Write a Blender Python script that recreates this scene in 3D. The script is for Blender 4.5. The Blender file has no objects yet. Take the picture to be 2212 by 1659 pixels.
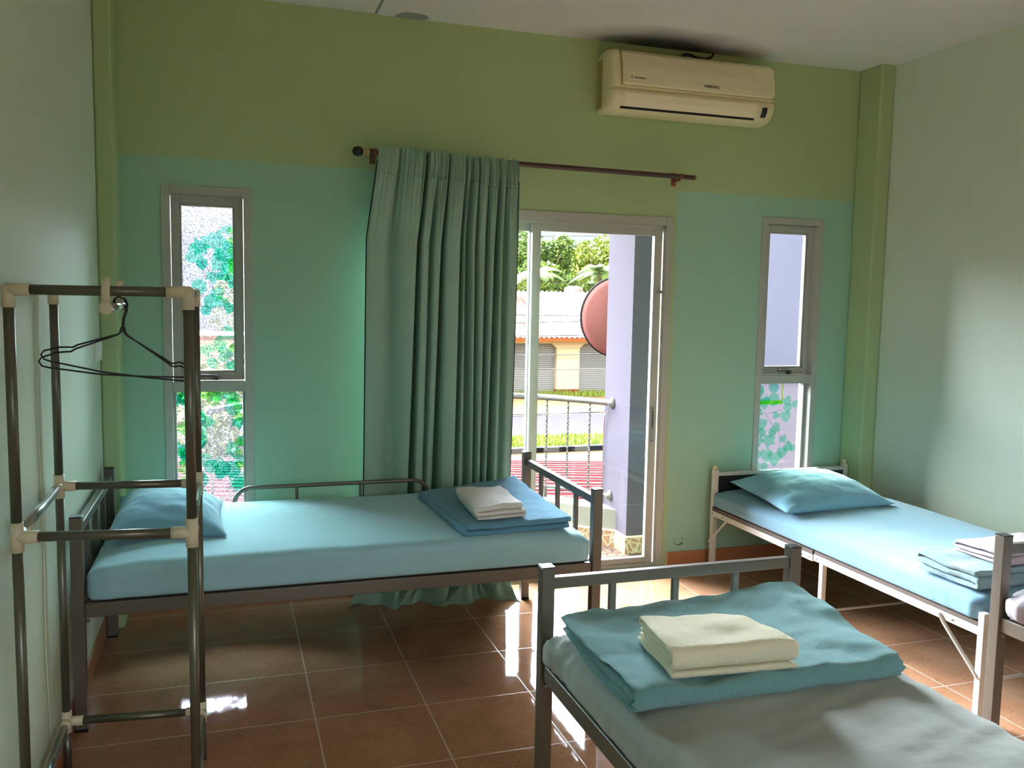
import bpy, bmesh, math, random
from mathutils import Vector, Matrix, noise
from math import pi, sin, cos, radians as RD

sc = bpy.context.scene
COL = sc.collection
# ------------------------------------------------------------------ camera
cam_d = bpy.data.cameras.new('camera')
cam = bpy.data.objects.new('camera', cam_d)
COL.objects.link(cam)
cam_d.sensor_width = 36.0
cam_d.lens = 36.0 * 1893.67 / 2212.0
cam_d.clip_end = 400
cr = Vector((0.951105, -0.308335, 0.018142)); cu = Vector((0.012411, 0.096842, 0.995222)); cf = Vector((0.308619, 0.946336, -0.095934))
M = Matrix(((cr.x, cu.x, -cf.x, 1.0131), (cr.y, cu.y, -cf.y, -4.2967), (cr.z, cu.z, -cf.z, 1.4893), (0, 0, 0, 1)))
cam.matrix_world = M
sc.camera = cam
# ------------------------------------------------------------------ view + world + sun
sc.view_settings.view_transform = 'Standard'
sc.view_settings.look = 'None'
sc.view_settings.gamma = 1
sc.view_settings.use_curve_mapping = False
sc.view_settings.exposure = 0.1
sc.cycles.use_denoising = True
sc.cycles.max_bounces = 14
sc.cycles.diffuse_bounces = 8
sc.cycles.glossy_bounces = 4
sc.cycles.transparent_max_bounces = 32
sc.cycles.sample_clamp_indirect = 8
sc.cycles.caustics_reflective = False
sc.cycles.caustics_refractive = False

w = bpy.data.worlds.new('sky'); sc.world = w; w.use_nodes = True
nt = w.node_tree; nt.nodes.clear()
def wn_(t, **kw):
    q = nt.nodes.new(t)
    for k, v in kw.items(): setattr(q, k, v)
    return q
def wm(op, a, b=None):
    q = wn_('ShaderNodeMath', operation=op)
    for i, v in enumerate((a, b)):
        if v is None: continue
        if hasattr(v, 'is_output'): nt.links.new(v, q.inputs[i])
        else: q.inputs[i].default_value = v
    return q.outputs[0]
def wr_(v, a, b, c, d):
    q = wn_('ShaderNodeMapRange', interpolation_type='SMOOTHSTEP'); nt.links.new(v, q.inputs[0])
    for i, u in enumerate((a, b, c, d)): q.inputs[i + 1].default_value = u
    return q.outputs[0]
tc = wn_('ShaderNodeTexCoord'); sp = wn_('ShaderNodeSeparateXYZ'); nt.links.new(tc.outputs['Generated'], sp.inputs[0])
SKY_BASE, FRONT_FILL, REAR = 1.1, 165.0, 5.5
PK = Vector((-0.42, 0.83, 0.32)).normalized()      # centre of the bright sky lobe added to light the room
dot = wm('ADD', wm('ADD', wm('MULTIPLY', sp.outputs[0], PK.x), wm('MULTIPLY', sp.outputs[1], PK.y)), wm('MULTIPLY', sp.outputs[2], PK.z))
glow = wm('MULTIPLY', wr_(dot, 0.30, 1.0, 0.0, FRONT_FILL), wr_(sp.outputs[2], 0.105, 0.22, 0.0, 1.0))
rearl = wm('MULTIPLY', wr_(wm('MULTIPLY', sp.outputs[1], -1.0), 0.3, 0.95, 0.0, REAR), wr_(sp.outputs[2], 0.02, 0.2, 0.0, 1.0))  # second lobe added behind the camera as fill
glow = wm('ADD', glow, rearl)
up_ = wr_(sp.outputs[2], 0.0, 0.6, SKY_BASE, SKY_BASE * 1.7)
bgA = wn_('ShaderNodeBackground'); bgB = wn_('ShaderNodeBackground'); wo = wn_('ShaderNodeOutputWorld'); ad = wn_('ShaderNodeAddShader')
bgA.inputs[0].default_value = (0.88, 0.98, 1.0, 1); bgB.inputs[0].default_value = (0.95, 1.0, 1.08, 1)
nt.links.new(up_, bgA.inputs[1]); nt.links.new(glow, bgB.inputs[1])
nt.links.new(bgA.outputs[0], ad.inputs[0]); nt.links.new(bgB.outputs[0], ad.inputs[1]); nt.links.new(ad.outputs[0], wo.inputs[0])

sun_d = bpy.data.lights.new('sun', 'SUN'); sun = bpy.data.objects.new('sun', sun_d); COL.objects.link(sun)
sun_d.energy = 4.5; sun_d.angle = RD(1.0); sun_d.color = (1.0, 0.95, 0.85)
sun.rotation_euler = Vector((0.30, 0.62, -0.95)).to_track_quat('-Z', 'Y').to_euler()
sun.location = (0, -10, 30)

def portal(name, loc, sx, sz, into):
    d = bpy.data.lights.new(name, 'AREA'); o = bpy.data.objects.new(name, d); COL.objects.link(o)
    d.shape = 'RECTANGLE'; d.size = sx; d.size_y = sz; d.cycles.is_portal = True
    o.location = loc; o.rotation_euler = Vector(into).to_track_quat('-Z', 'Z').to_euler()
portal('daylight_door', (2.5, 0.14, 0.97), 1.6, 1.95, (0, -1, 0))
portal('daylight_window_left', (0.93, 0.14, 1.2), 0.36, 1.55, (0, -1, 0))
portal('daylight_window_right', (4.07, 0.14, 1.2), 0.36, 1.55, (0, -1, 0))
portal('daylight_rear_fill', (2.5, -6.45, 1.55), 2.4, 1.3, (0, 1, 0))  # portal at the fill opening added in the unseen rear wall

# ------------------------------------------------------------------ material helpers
def lin(c):
    return tuple(((v / 255) / 12.92 if v / 255 <= 0.04045 else ((v / 255 + 0.055) / 1.055) ** 2.4) for v in c)
MATS = {}
def newmat(name):
    m = bpy.data.materials.new(name); m.use_nodes = True
    n = m.node_tree; b = n.nodes['Principled BSDF']; MATS[name] = m
    return m, n, b
def N(n, t, **kw):
    x = n.nodes.new(t)
    for k, v in kw.items():
        if k.startswith('i_'): x.inputs[k[2:].replace('_', ' ')].default_value = v
        else: setattr(x, k, v)
    return x
def L(n, a, b): n.links.new(a, b)
def mix(n, fac, a, b):
    m = N(n, 'ShaderNodeMix', data_type='RGBA')
    for s, v in ((0, fac), (6, a), (7, b)):
        if hasattr(v, 'is_output'): L(n, v, m.inputs[s])
        else: m.inputs[s].default_value = v if s == 0 else (*v[:3], 1)
    return m.outputs[2]
def math_(n, op, a, b=None, c=None):
    m = N(n, 'ShaderNodeMath', operation=op)
    for i, v in enumerate((a, b, c)):
        if v is None: continue
        if hasattr(v, 'is_output'): L(n, v, m.inputs[i])
        else: m.inputs[i].default_value = v
    return m.outputs[0]
def coords(n, scale=(1, 1, 1)):
    t = N(n, 'ShaderNodeTexCoord'); mp = N(n, 'ShaderNodeMapping'); mp.inputs['Scale'].default_value = scale
    L(n, t.outputs['Object'], mp.inputs[0]); return mp.outputs[0]
def ntex(n, vec, scale, detail=3, rough=0.5):
    t = N(n, 'ShaderNodeTexNoise'); t.inputs['Scale'].default_value = scale; t.inputs['Detail'].default_value = detail
    t.inputs['Roughness'].default_value = rough
    if vec is not None: L(n, vec, t.inputs['Vector'])
    return t.outputs['Fac']
def bump(n, b, h, strength, dist=0.002):
    x = N(n, 'ShaderNodeBump'); x.inputs['Strength'].default_value = strength; x.inputs['Distance'].default_value = dist
    L(n, h, x.inputs['Height']); L(n, x.outputs[0], b.inputs['Normal'])
def maprange(n, v, a, b_, c, d):
    m = N(n, 'ShaderNodeMapRange')
    L(n, v, m.inputs[0])
    for i, q in enumerate((a, b_, c, d)): m.inputs[i + 1].default_value = q
    return m.outputs[0]

def simple(name, col, rough=0.5, metal=0.0, var=0.0, scale=8, bs=0.0, bscale=60, spec=0.5, bdist=0.002):
    m, n, b = newmat(name); b.inputs['Roughness'].default_value = rough; b.inputs['Metallic'].default_value = metal
    b.inputs['Specular IOR Level'].default_value = spec
    c = lin(col); v = coords(n)
    if var:
        f = ntex(n, v, scale, 4)
        L(n, mix(n, f, tuple(q * (1 - var) for q in c), tuple(min(1, q * (1 + var)) for q in c)), b.inputs['Base Color'])
    else:
        b.inputs['Base Color'].default_value = (*c, 1)
    if bs: bump(n, b, ntex(n, v, bscale, 4), bs, bdist)
    return m

def fabric(name, col, rough=0.9, var=0.06, weave=900, bs=0.25, sheen=0.2, wr=0.0, wscale=9, stretch=(1, 1, 1)):
    m, n, b = newmat(name); b.inputs['Roughness'].default_value = rough
    b.inputs['Sheen Weight'].default_value = sheen; b.inputs['Sheen Roughness'].default_value = 0.5
    b.inputs['Specular IOR Level'].default_value = 0.2
    c = lin(col); v = coords(n)
    f = ntex(n, v, 6, 5)
    L(n, mix(n, f, tuple(q * (1 - var) for q in c), tuple(min(1, q * (1 + var)) for q in c)), b.inputs['Base Color'])
    h = ntex(n, v, weave, 2)
    b1 = N(n, 'ShaderNodeBump'); b1.inputs['Strength'].default_value = bs; b1.inputs['Distance'].default_value = 0.0006; L(n, h, b1.inputs['Height'])
    if wr:
        v2 = coords(n, stretch); h2 = ntex(n, v2, wscale, 3, 0.45)
        b2 = N(n, 'ShaderNodeBump'); b2.inputs['Strength'].default_value = wr; b2.inputs['Distance'].default_value = 0.02
        L(n, h2, b2.inputs['Height']); L(n, b1.outputs[0], b2.inputs['Normal']); L(n, b2.outputs[0], b.inputs['Normal'])
    else: L(n, b1.outputs[0], b.inputs['Normal'])
    return m

def terry(name, col, var=0.30, bs=1.0):
    m, n, b = newmat(name); b.inputs['Roughness'].default_value = 1.0
    b.inputs['Sheen Weight'].default_value = 0.35; b.inputs['Sheen Roughness'].default_value = 0.6
    b.inputs['Specular IOR Level'].default_value = 0.1
    c = lin(col); v = coords(n); f = ntex(n, v, 190, 3, 0.75)
    f2 = ntex(n, v, 14, 3)
    a = mix(n, f, tuple(q * (1 - var) for q in c), tuple(min(1, q * (1 + var)) for q in c))
    a2 = mix(n, f2, tuple(q * 0.9 for q in c), tuple(min(1, q * 1.1) for q in c))
    mm = N(n, 'ShaderNodeMix', data_type='RGBA'); mm.inputs[0].default_value = 0.5
    L(n, a, mm.inputs[6]); L(n, a2, mm.inputs[7]); L(n, mm.outputs[2], b.inputs['Base Color'])
    bump(n, b, math_(n, 'ADD', f, math_(n, 'MULTIPLY', f2, 0.8)), bs, 0.007)
    return m

# paint colours
YG = lin((168, 186, 138)); MINT = lin((156, 194, 168)); PALE = lin((214, 226, 206))
def wall_paint(name, col, rough=0.55, gloss=0.3):
    m, n, b = newmat(name); v = coords(n)
    f = ntex(n, v, 1.6, 5)
    L(n, mix(n, f, tuple(q * 0.94 for q in col), tuple(q * 1.05 for q in col)), b.inputs['Base Color'])
    b.inputs['Roughness'].default_value = rough; b.inputs['Specular IOR Level'].default_value = gloss
    bump(n, b, math_(n, 'ADD', ntex(n, v, 90, 3), math_(n, 'MULTIPLY', ntex(n, v, 7, 3), 1.5)), 0.25, 0.002)
    return m
wall_paint('pale_green_paint', PALE, 0.38, 0.45)
wall_paint('yellow_green_paint', YG)
# back wall: yellow green above and round the door, mint blocks brushed on below
m, n, b = newmat('two_tone_paint'); b.inputs['Roughness'].default_value = 0.5; b.inputs['Specular IOR Level'].default_value = 0.3
v = coords(n); s = N(n, 'ShaderNodeSeparateXYZ'); L(n, v, s.inputs[0])
wob = math_(n, 'MULTIPLY', math_(n, 'SUBTRACT', ntex(n, v, 5, 3), 0.5), 0.03)
X_, Z_ = s.outputs['X'], s.outputs['Z']
zline = math_(n, 'ADD', math_(n, 'MULTIPLY', math_(n, 'SUBTRACT', X_, 2.3), -0.004), 2.095)
below = math_(n, 'LESS_THAN', math_(n, 'ADD', Z_, wob), zline)
lf = math_(n, 'LESS_THAN', X_, 2.0); rt = math_(n, 'GREATER_THAN', math_(n, 'ADD', X_, wob), 3.335)
msk = math_(n, 'MULTIPLY', below, math_(n, 'MAXIMUM', lf, rt))
f = ntex(n, v, 1.3, 5)
cA = mix(n, f, tuple(q * 0.93 for q in YG), tuple(q * 1.06 for q in YG))
cB = mix(n, f, tuple(q * 0.95 for q in MINT), tuple(q * 1.04 for q in MINT))
cm = N(n, 'ShaderNodeMix', data_type='RGBA'); L(n, msk, cm.inputs[0]); L(n, cA, cm.inputs[6]); L(n, cB, cm.inputs[7])
spk = N(n, 'ShaderNodeTexVoronoi'); spk.inputs['Scale'].default_value = 5.0; L(n, v, spk.inputs['Vector'])
dots = math_(n, 'LESS_THAN', spk.outputs['Distance'], 0.012)
cc = N(n, 'ShaderNodeMix', data_type='RGBA'); L(n, dots, cc.inputs[0]); L(n, cm.outputs[2], cc.inputs[6]); cc.inputs[7].default_value = (0.04, 0.06, 0.03, 1)
L(n, cc.outputs[2], b.inputs['Base Color'])
bump(n, b, math_(n, 'ADD', ntex(n, v, 90, 3), math_(n, 'MULTIPLY', ntex(n, v, 7, 3), 1.5)), 0.25, 0.002)

# ceiling: off white boards, shadow of the air conditioner painted in above it
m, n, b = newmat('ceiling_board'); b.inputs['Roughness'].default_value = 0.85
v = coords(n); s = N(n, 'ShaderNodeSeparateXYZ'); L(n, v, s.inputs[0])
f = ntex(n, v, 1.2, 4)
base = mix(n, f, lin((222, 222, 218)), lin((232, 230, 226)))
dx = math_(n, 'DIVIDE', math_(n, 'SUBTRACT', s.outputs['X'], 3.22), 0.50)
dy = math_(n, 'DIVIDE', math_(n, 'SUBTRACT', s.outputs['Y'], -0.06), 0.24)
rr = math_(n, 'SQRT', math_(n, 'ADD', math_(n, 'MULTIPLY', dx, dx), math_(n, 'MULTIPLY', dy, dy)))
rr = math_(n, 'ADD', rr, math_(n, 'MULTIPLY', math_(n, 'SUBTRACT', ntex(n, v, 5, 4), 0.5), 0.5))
ac_shade = maprange(n, rr, 0.35, 1.25, 0.93, 0.0)
cm = N(n, 'ShaderNodeMix', data_type='RGBA'); L(n, ac_shade, cm.inputs[0]); L(n, base, cm.inputs[6]); cm.inputs[7].default_value = (0.045, 0.042, 0.025, 1)
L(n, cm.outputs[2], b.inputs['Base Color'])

# floor tiles, 40 cm, gloss glaze
m, n, b = newmat('floor_tile'); v = coords(n); s = N(n, 'ShaderNodeSeparateXYZ'); L(n, v, s.inputs[0])
def grid_line(out, org):
    q = math_(n, 'DIVIDE', math_(n, 'SUBTRACT', out, org), 0.4)
    fr = math_(n, 'FRACT', math_(n, 'ADD', q, 100.0))
    d = math_(n, 'MINIMUM', fr, math_(n, 'SUBTRACT', 1.0, fr))
    return math_(n, 'LESS_THAN', d, 0.0052), math_(n, 'FLOOR', math_(n, 'ADD', q, 100.0))
gx, ix = grid_line(s.outputs['X'], 1.2941); gy, iy = grid_line(s.outputs['Y'], -0.4605)
gr = math_(n, 'MAXIMUM', gx, gy)
wn = N(n, 'ShaderNodeTexWhiteNoise', noise_dimensions='2D'); cb = N(n, 'ShaderNodeCombineXYZ'); L(n, ix, cb.inputs[0]); L(n, iy, cb.inputs[1]); L(n, cb.outputs[0], wn.inputs['Vector'])
f = ntex(n, v, 5, 6, 0.65); f2 = ntex(n, v, 70, 3, 0.6)
t1 = mix(n, maprange(n, f, 0.3, 0.7, 0, 1), lin((166, 120, 88)), lin((190, 145, 112)))
t2 = N(n, 'ShaderNodeMix', data_type='RGBA', blend_type='MULTIPLY'); t2.inputs[0].default_value = 1
L(n, t1, t2.inputs[6]); L(n, mix(n, maprange(n, f2, 0.30, 0.42, 0, 1), (0.62, 0.55, 0.5), (1, 1, 1)), t2.inputs[7])
t3 = N(n, 'ShaderNodeMix', data_type='RGBA', blend_type='MULTIPLY'); t3.inputs[0].default_value = 0.12
L(n, t2.outputs[2], t3.inputs[6]); L(n, wn.outputs['Value'], t3.inputs[7])
cm = N(n, 'ShaderNodeMix', data_type='RGBA'); L(n, gr, cm.inputs[0]); L(n, t3.outputs[2], cm.inputs[6]); cm.inputs[7].default_value = (*lin((208, 194, 178)), 1)
L(n, cm.outputs[2], b.inputs['Base Color'])
L(n, math_(n, 'ADD', math_(n, 'MULTIPLY', gr, 0.4), math_(n, 'MULTIPLY', ntex(n, v, 25, 3), 0.10)), b.inputs['Roughness'])
b.inputs['Specular IOR Level'].default_value = 0.2
bump(n, b, math_(n, 'ADD', math_(n, 'MULTIPLY', ntex(n, v, 60, 2), 0.25), math_(n, 'MULTIPLY', gr, -0.5)), 0.12, 0.001)

simple('terracotta_tile', (176, 116, 78), 0.25, var=0.12, scale=12)
simple('tile_edge', (214, 178, 142), 0.4)
simple('alu', (172, 172, 160), 0.42, 0.0, var=0.05, scale=4, spec=0.6)
simple('alu_dark', (70, 66, 60), 0.5)
simple('bed_metal', (98, 92, 81), 0.36, 0.1, var=0.04, spec=0.6)
simple('bed_metal_white', (214, 208, 198), 0.35, 0.05, var=0.03, spec=0.6)
simple('black_cap', (24, 24, 26), 0.22)
simple('bed_board', (78, 66, 58), 0.7, var=0.15, scale=30)
simple('black_panel', (22, 24, 28), 0.5)
simple('cream_knob', (222, 204, 170), 0.4)
simple('bolt_steel', (150, 146, 140), 0.35, 0.8)
simple('cream_plastic', (232, 220, 178), 0.4, var=0.04, spec=0.5)
simple('cream_plastic_panel', (224, 216, 182), 0.35, var=0.03)
simple('cream_plastic_lower', (246, 232, 196), 0.4, var=0.03)
simple('yellowed_plastic', (168, 150, 86), 0.5)
simple('display_dark', (18, 22, 28), 0.15)
simple('logo_ink', (52, 56, 38), 0.6)
simple('cable_black', (22, 22, 20), 0.5)
simple('rod_wood', (66, 30, 28), 0.35, var=0.15, scale=20)
simple('rod_bracket', (124, 70, 44), 0.45)
simple('brass', (196, 170, 110), 0.3, 0.7)
simple('finial_black', (14, 13, 12), 0.25)
simple('rack_dark', (104, 103, 90), 0.34, 0.65, var=0.08, scale=30)
simple('rack_chrome', (176, 174, 168), 0.2, 0.9)
simple('rack_joint', (214, 206, 180), 0.5)
simple('hanger_wire', (12, 14, 13), 0.35)
simple('switch_plastic', (236, 240, 232), 0.4)
simple('render_cement', (150, 150, 142), 0.9, var=0.1)
simple('gap_dark', (12, 12, 10), 0.9)
simple('wall_chip', (40, 52, 34), 0.9)
simple('white_hem', (196, 204, 190), 0.9)

fabric('sheet_teal', (152, 196, 208), wr=0.12, wscale=5, stretch=(1, 2.2, 1))
fabric('sheet_blue', (110, 150, 168), wr=0.18, wscale=6, stretch=(2.2, 1, 1))
fabric('sheet_sage', (150, 158, 150), wr=0.30, wscale=5, stretch=(0.7, 2.4, 1))
fabric('sheet_grey', (150, 144, 150), 0.5, wr=0.3, wscale=8)
fabric('pillow_teal', (112, 162, 184), wr=0.25, wscale=6)
fabric('pillow_blue', (134, 190, 214), wr=0.35, wscale=7, stretch=(1, 2, 1))
terry('blanket_blue', (92, 160, 192))
terry('blanket_teal', (102, 158, 158))
terry('blanket_pale', (132, 166, 170), 0.08)
terry('blanket_navy', (60, 96, 140))
terry('towel_white', (252, 247, 241), 0.05)
terry('towel_cream', (244, 238, 204), 0.06)
terry('towel_pink_white', (186, 172, 176), 0.05)
# curtain: matt grey green cloth letting a little light through
m, n, b = newmat('curtain_cloth'); b.inputs['Roughness'].default_value = 0.95; b.inputs['Specular IOR Level'].default_value = 0.1
v = coords(n); f = ntex(n, v, 4, 4)
L(n, mix(n, f, lin((146, 176, 158)), lin((158, 188, 170))), b.inputs['Base Color'])
bump(n, b, ntex(n, v, 700, 2), 0.3, 0.0006)
simple('curtain_edge', (16, 18, 18), 0.9)

# glass
def glass(name, tint=(0.96, 0.98, 1.0), gl=0.08, hammered=False, trans=0.0):
    m = bpy.data.materials.new(name); m.use_nodes = True; n = m.node_tree; n.nodes.clear(); MATS[name] = m
    out = N(n, 'ShaderNodeOutputMaterial'); tr = N(n, 'ShaderNodeBsdfTransparent'); g = N(n, 'ShaderNodeBsdfGlossy')
    tr.inputs[0].default_value = (*tint, 1); g.inputs['Roughness'].default_value = 0.02
    mx = N(n, 'ShaderNodeMixShader'); fr = N(n, 'ShaderNodeFresnel'); fr.inputs[0].default_value = 1.45
    L(n, fr.outputs[0], mx.inputs[0])
    if hammered:
        v = coords(n, (1, 1, 1)); h = ntex(n, v, 140, 2, 0.4)
        bp = N(n, 'ShaderNodeBump'); bp.inputs['Strength'].default_value = 1.0; bp.inputs['Distance'].default_value = 0.004; L(n, h, bp.inputs['Height'])
        rf = N(n, 'ShaderNodeBsdfRefraction'); rf.inputs['Roughness'].default_value = 0.05; rf.inputs['IOR'].default_value = 1.25
        L(n, bp.outputs[0], rf.inputs['Normal']); L(n, bp.outputs[0], g.inputs['Normal'])
        c = mix(n, maprange(n, h, 0.36, 0.62, 0, 1), (0.42, 0.43, 0.52), (0.98, 0.98, 1.0)); L(n, c, tr.inputs[0])
        tl = N(n, 'ShaderNodeBsdfTranslucent'); tl.inputs[0].default_value = (0.95, 0.95, 1, 1); L(n, bp.outputs[0], tl.inputs['Normal'])
        m2 = N(n, 'ShaderNodeMixShader'); m2.inputs[0].default_value = 0.008; L(n, tr.outputs[0], m2.inputs[1]); L(n, tl.outputs[0], m2.inputs[2])
        m3 = N(n, 'ShaderNodeMixShader'); m3.inputs[0].default_value = 0.06; L(n, m2.outputs[0], m3.inputs[1]); L(n, rf.outputs[0], m3.inputs[2])
        L(n, m3.outputs[0], mx.inputs[1]); L(n, g.outputs[0], mx.inputs[2])
    else:
        L(n, tr.outputs[0], mx.inputs[1]); L(n, g.outputs[0], mx.inputs[2])
    L(n, mx.outputs[0], out.inputs[0]); return m
glass('clear_glass'); glass('hammered_glass', hammered=True); glass('frosted_film_glass')
def film(name, ca, cb_, tl=0.005):
    m = bpy.data.materials.new(name); m.use_nodes = True; n = m.node_tree; n.nodes.clear(); MATS[name] = m
    out = N(n, 'ShaderNodeOutputMaterial'); tr = N(n, 'ShaderNodeBsdfTransparent'); t = N(n, 'ShaderNodeBsdfTranslucent')
    g = N(n, 'ShaderNodeNewGeometry')
    c = mix(n, g.outputs['Random Per Island'], ca, cb_)
    L(n, c, tr.inputs[0]); L(n, c, t.inputs[0])
    mx = N(n, 'ShaderNodeMixShader'); mx.inputs[0].default_value = tl
    L(n, tr.outputs[0], mx.inputs[1]); L(n, t.outputs[0], mx.inputs[2]); L(n, mx.outputs[0], out.inputs[0])
film('leaf_film_teal', (0.10, 0.64, 0.48), (0.34, 0.86, 0.68)); film('leaf_film_lime', (0.20, 0.85, 0.18), (0.60, 0.98, 0.50)); film('film_clear', (0.97, 0.9, 0.88), (0.97, 0.9, 0.88), 0.006)
film('leaf_film_mint', (0.26, 0.78, 0.52), (0.38, 0.88, 0.64)); film('film_yellow', (0.70, 0.98, 0.25), (0.70, 0.98, 0.25))
simple('stem_ink', (30, 96, 84), 0.7)

# outside
simple('lavender_render', (50, 46, 51), 0.9, var=0.06, scale=3, spec=0.03)
simple('neighbour_render', (38, 38, 44), 0.9, var=0.04, scale=1, spec=0.03)
simple('grey_blue_render', (112, 122, 138), 0.9, var=0.10, scale=4, spec=0.03)
simple('parapet_cream', (92, 90, 80), 0.8, var=0.08, spec=0.03)
simple('ledge_brown', (128, 92, 76), 0.8, var=0.1, spec=0.03)
simple('stainless', (66, 60, 56), 0.3, 0.25)
simple('dish_red', (112, 70, 66), 0.7, var=0.15, scale=14, spec=0.03)
simple('dish_rim', (26, 25, 25), 0.7, spec=0.03)
simple('asphalt', (34, 31, 32), 0.95, var=0.08, scale=2, spec=0.03)
simple('earth', (66, 50, 32), 0.95, var=0.2, scale=1.2, spec=0.03)
simple('verge_yellow', (74, 60, 36), 0.95, var=0.25, scale=2, spec=0.03)
simple('grass', (46, 60, 16), 0.95, var=0.4, scale=9, spec=0.03)
simple('kerb_white', (84, 83, 80), 0.9, spec=0.03); simple('kerb_black', (24, 24, 26), 0.9, var=0.3, scale=8, spec=0.03)
simple('red_roof', (64, 15, 18), 0.6, var=0.12, scale=2, spec=0.03)
simple('roof_strip', (78, 58, 52), 0.6, spec=0.03)
simple('shop_cream', (206, 186, 146), 0.9, var=0.06, spec=0.03); simple('shop_red', (132, 48, 48), 0.8, spec=0.03); simple('fascia_orange', (150, 84, 46), 0.8, spec=0.03)
simple('line_white', (84, 83, 80), 0.9, spec=0.03); simple('tank_white', (120, 114, 104), 0.6, spec=0.03)
m, n, b = newmat('shop_roof'); b.inputs['Specular IOR Level'].default_value = 0.03; b.inputs['Roughness'].default_value = 0.85; v = coords(n)
bk = N(n, 'ShaderNodeTexBrick'); bk.inputs['Scale'].default_value = 1.0; bk.inputs['Brick Width'].default_value = 0.54; bk.inputs['Row Height'].default_value = 0.42; bk.inputs['Mortar Size'].default_value = 0.012
bk.inputs['Color1'].default_value = (*lin((96, 90, 87)), 1); bk.inputs['Color2'].default_value = (*lin((90, 76, 71)), 1); bk.inputs['Mortar'].default_value = (*lin((46, 36, 33)), 1); L(n, v, bk.inputs['Vector'])
f = maprange(n, ntex(n, v, 0.45, 4), 0.55, 0.66, 0, 1)
cm = N(n, 'ShaderNodeMix', data_type='RGBA'); L(n, f, cm.inputs[0]); L(n, bk.outputs['Color'], cm.inputs[6]); cm.inputs[7].default_value = (*lin((88, 44, 36)), 1)
L(n, cm.outputs[2], b.inputs['Base Color'])
m, n, b = newmat('shutter'); b.inputs['Specular IOR Level'].default_value = 0.03; b.inputs['Roughness'].default_value = 0.6; v = coords(n)
wv = N(n, 'ShaderNodeTexWave', wave_type='BANDS', bands_direction='Z'); wv.inputs['Scale'].default_value = 2.9; L(n, v, wv.inputs['Vector'])
L(n, mix(n, wv.outputs['Fac'], lin((108, 104, 98)), lin((146, 142, 138))), b.inputs['Base Color'])
def foliage(name, a, c2):
    m, n, b = newmat(name); b.inputs['Roughness'].default_value = 0.6
    g = N(n, 'ShaderNodeNewGeometry'); L(n, mix(n, g.outputs['Random Per Island'], lin(a), lin(c2)), b.inputs['Base Color'])
    b.inputs['Specular IOR Level'].default_value = 0.1
foliage('leaf_green', (60, 86, 40), (118, 134, 66)); foliage('leaf_yellow', (84, 104, 30), (126, 132, 54)); foliage('palm_leaf', (60, 94, 40), (126, 134, 74))
simple('bark', (74, 64, 52), 0.9, var=0.2, spec=0.03)
m, n, b = newmat('balcony_tile'); b.inputs['Specular IOR Level'].default_value = 0.05; b.inputs['Roughness'].default_value = 0.7; v = coords(n)
vo = N(n, 'ShaderNodeTexVoronoi', feature='DISTANCE_TO_EDGE'); vo.inputs['Scale'].default_value = 16; L(n, v, vo.inputs['Vector'])
L(n, mix(n, math_(n, 'LESS_THAN', vo.outputs['Distance'], 0.06), mix(n, ntex(n, v, 6, 4), lin((66, 51, 41)), lin((82, 68, 56))), lin((40, 34, 31))), b.inputs['Base Color'])
m, n, b = newmat('pebble_skirting'); b.inputs['Specular IOR Level'].default_value = 0.05; b.inputs['Roughness'].default_value = 0.6; v = coords(n)
vo = N(n, 'ShaderNodeTexVoronoi', feature='DISTANCE_TO_EDGE'); vo.inputs['Scale'].default_value = 22; L(n, v, vo.inputs['Vector'])
L(n, mix(n, math_(n, 'LESS_THAN', vo.outputs['Distance'], 0.08), lin((104, 78, 56)), lin((128, 112, 94))), b.inputs['Base Color'])

# ------------------------------------------------------------------ mesh helpers
def box(bm, x0, x1, y0, y1, z0, z1):
    vs = [bm.verts.new((a, b_, c)) for a in (x0, x1) for b_ in (y0, y1) for c in (z0, z1)]
    for f in ((0, 1, 3, 2), (4, 6, 7, 5), (0, 4, 5, 1), (2, 3, 7, 6), (0, 2, 6, 4), (1, 5, 7, 3)):
        bm.faces.new([vs[i] for i in f])
    return vs
def tube(bm, pts, r, seg=10, closed=False, flat=1.0):
    pts = [Vector(p) for p in pts]; rings = []; nP = len(pts); up = Vector((0, 0, 1)); prev = None
    rs = r if isinstance(r, (list, tuple)) else [r] * nP
    for i, p in enumerate(pts):
        a = pts[(i - 1) % nP] if (i > 0 or closed) else p; c = pts[(i + 1) % nP] if (i < nP - 1 or closed) else p
        t = (c - a).normalized()
        if prev is None:
            q = up if abs(t.dot(up)) < 0.9 else Vector((1, 0, 0)); u = t.cross(q).normalized()
        else: u = (prev - t * prev.dot(t)).normalized()
        prev = u; v_ = t.cross(u)
        rings.append([bm.verts.new(p + (u * cos(2 * pi * k / seg) + v_ * sin(2 * pi * k / seg) * flat) * rs[i]) for k in range(seg)])
    for i in range(nP if closed else nP - 1):
        A, B = rings[i], rings[(i + 1) % nP]
        for k in range(seg): bm.faces.new((A[k], A[(k + 1) % seg], B[(k + 1) % seg], B[k]))
    if not closed:
        bm.faces.new(rings[0][::-1]); bm.faces.new(rings[-1])
def lathe(bm, prof, c, axis='Z', seg=24):
    rings = []
    for r, h in prof:
        ring = []
        for k in range(seg):
            a = 2 * pi * k / seg
            p = {'Z': (c[0] + r * cos(a), c[1] + r * sin(a), c[2] + h), 'X': (c[0] + h, c[1] + r * cos(a), c[2] + r * sin(a)), 'Y': (c[0] + r * cos(a), c[1] + h, c[2] + r * sin(a))}[axis]
            ring.append(bm.verts.new(p))
        rings.append(ring)
    for A, B in zip(rings, rings[1:]):
        for k in range(seg): bm.faces.new((A[k], A[(k + 1) % seg], B[(k + 1) % seg], B[k]))
    bm.faces.new(rings[0][::-1]); bm.faces.new(rings[-1])
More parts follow.
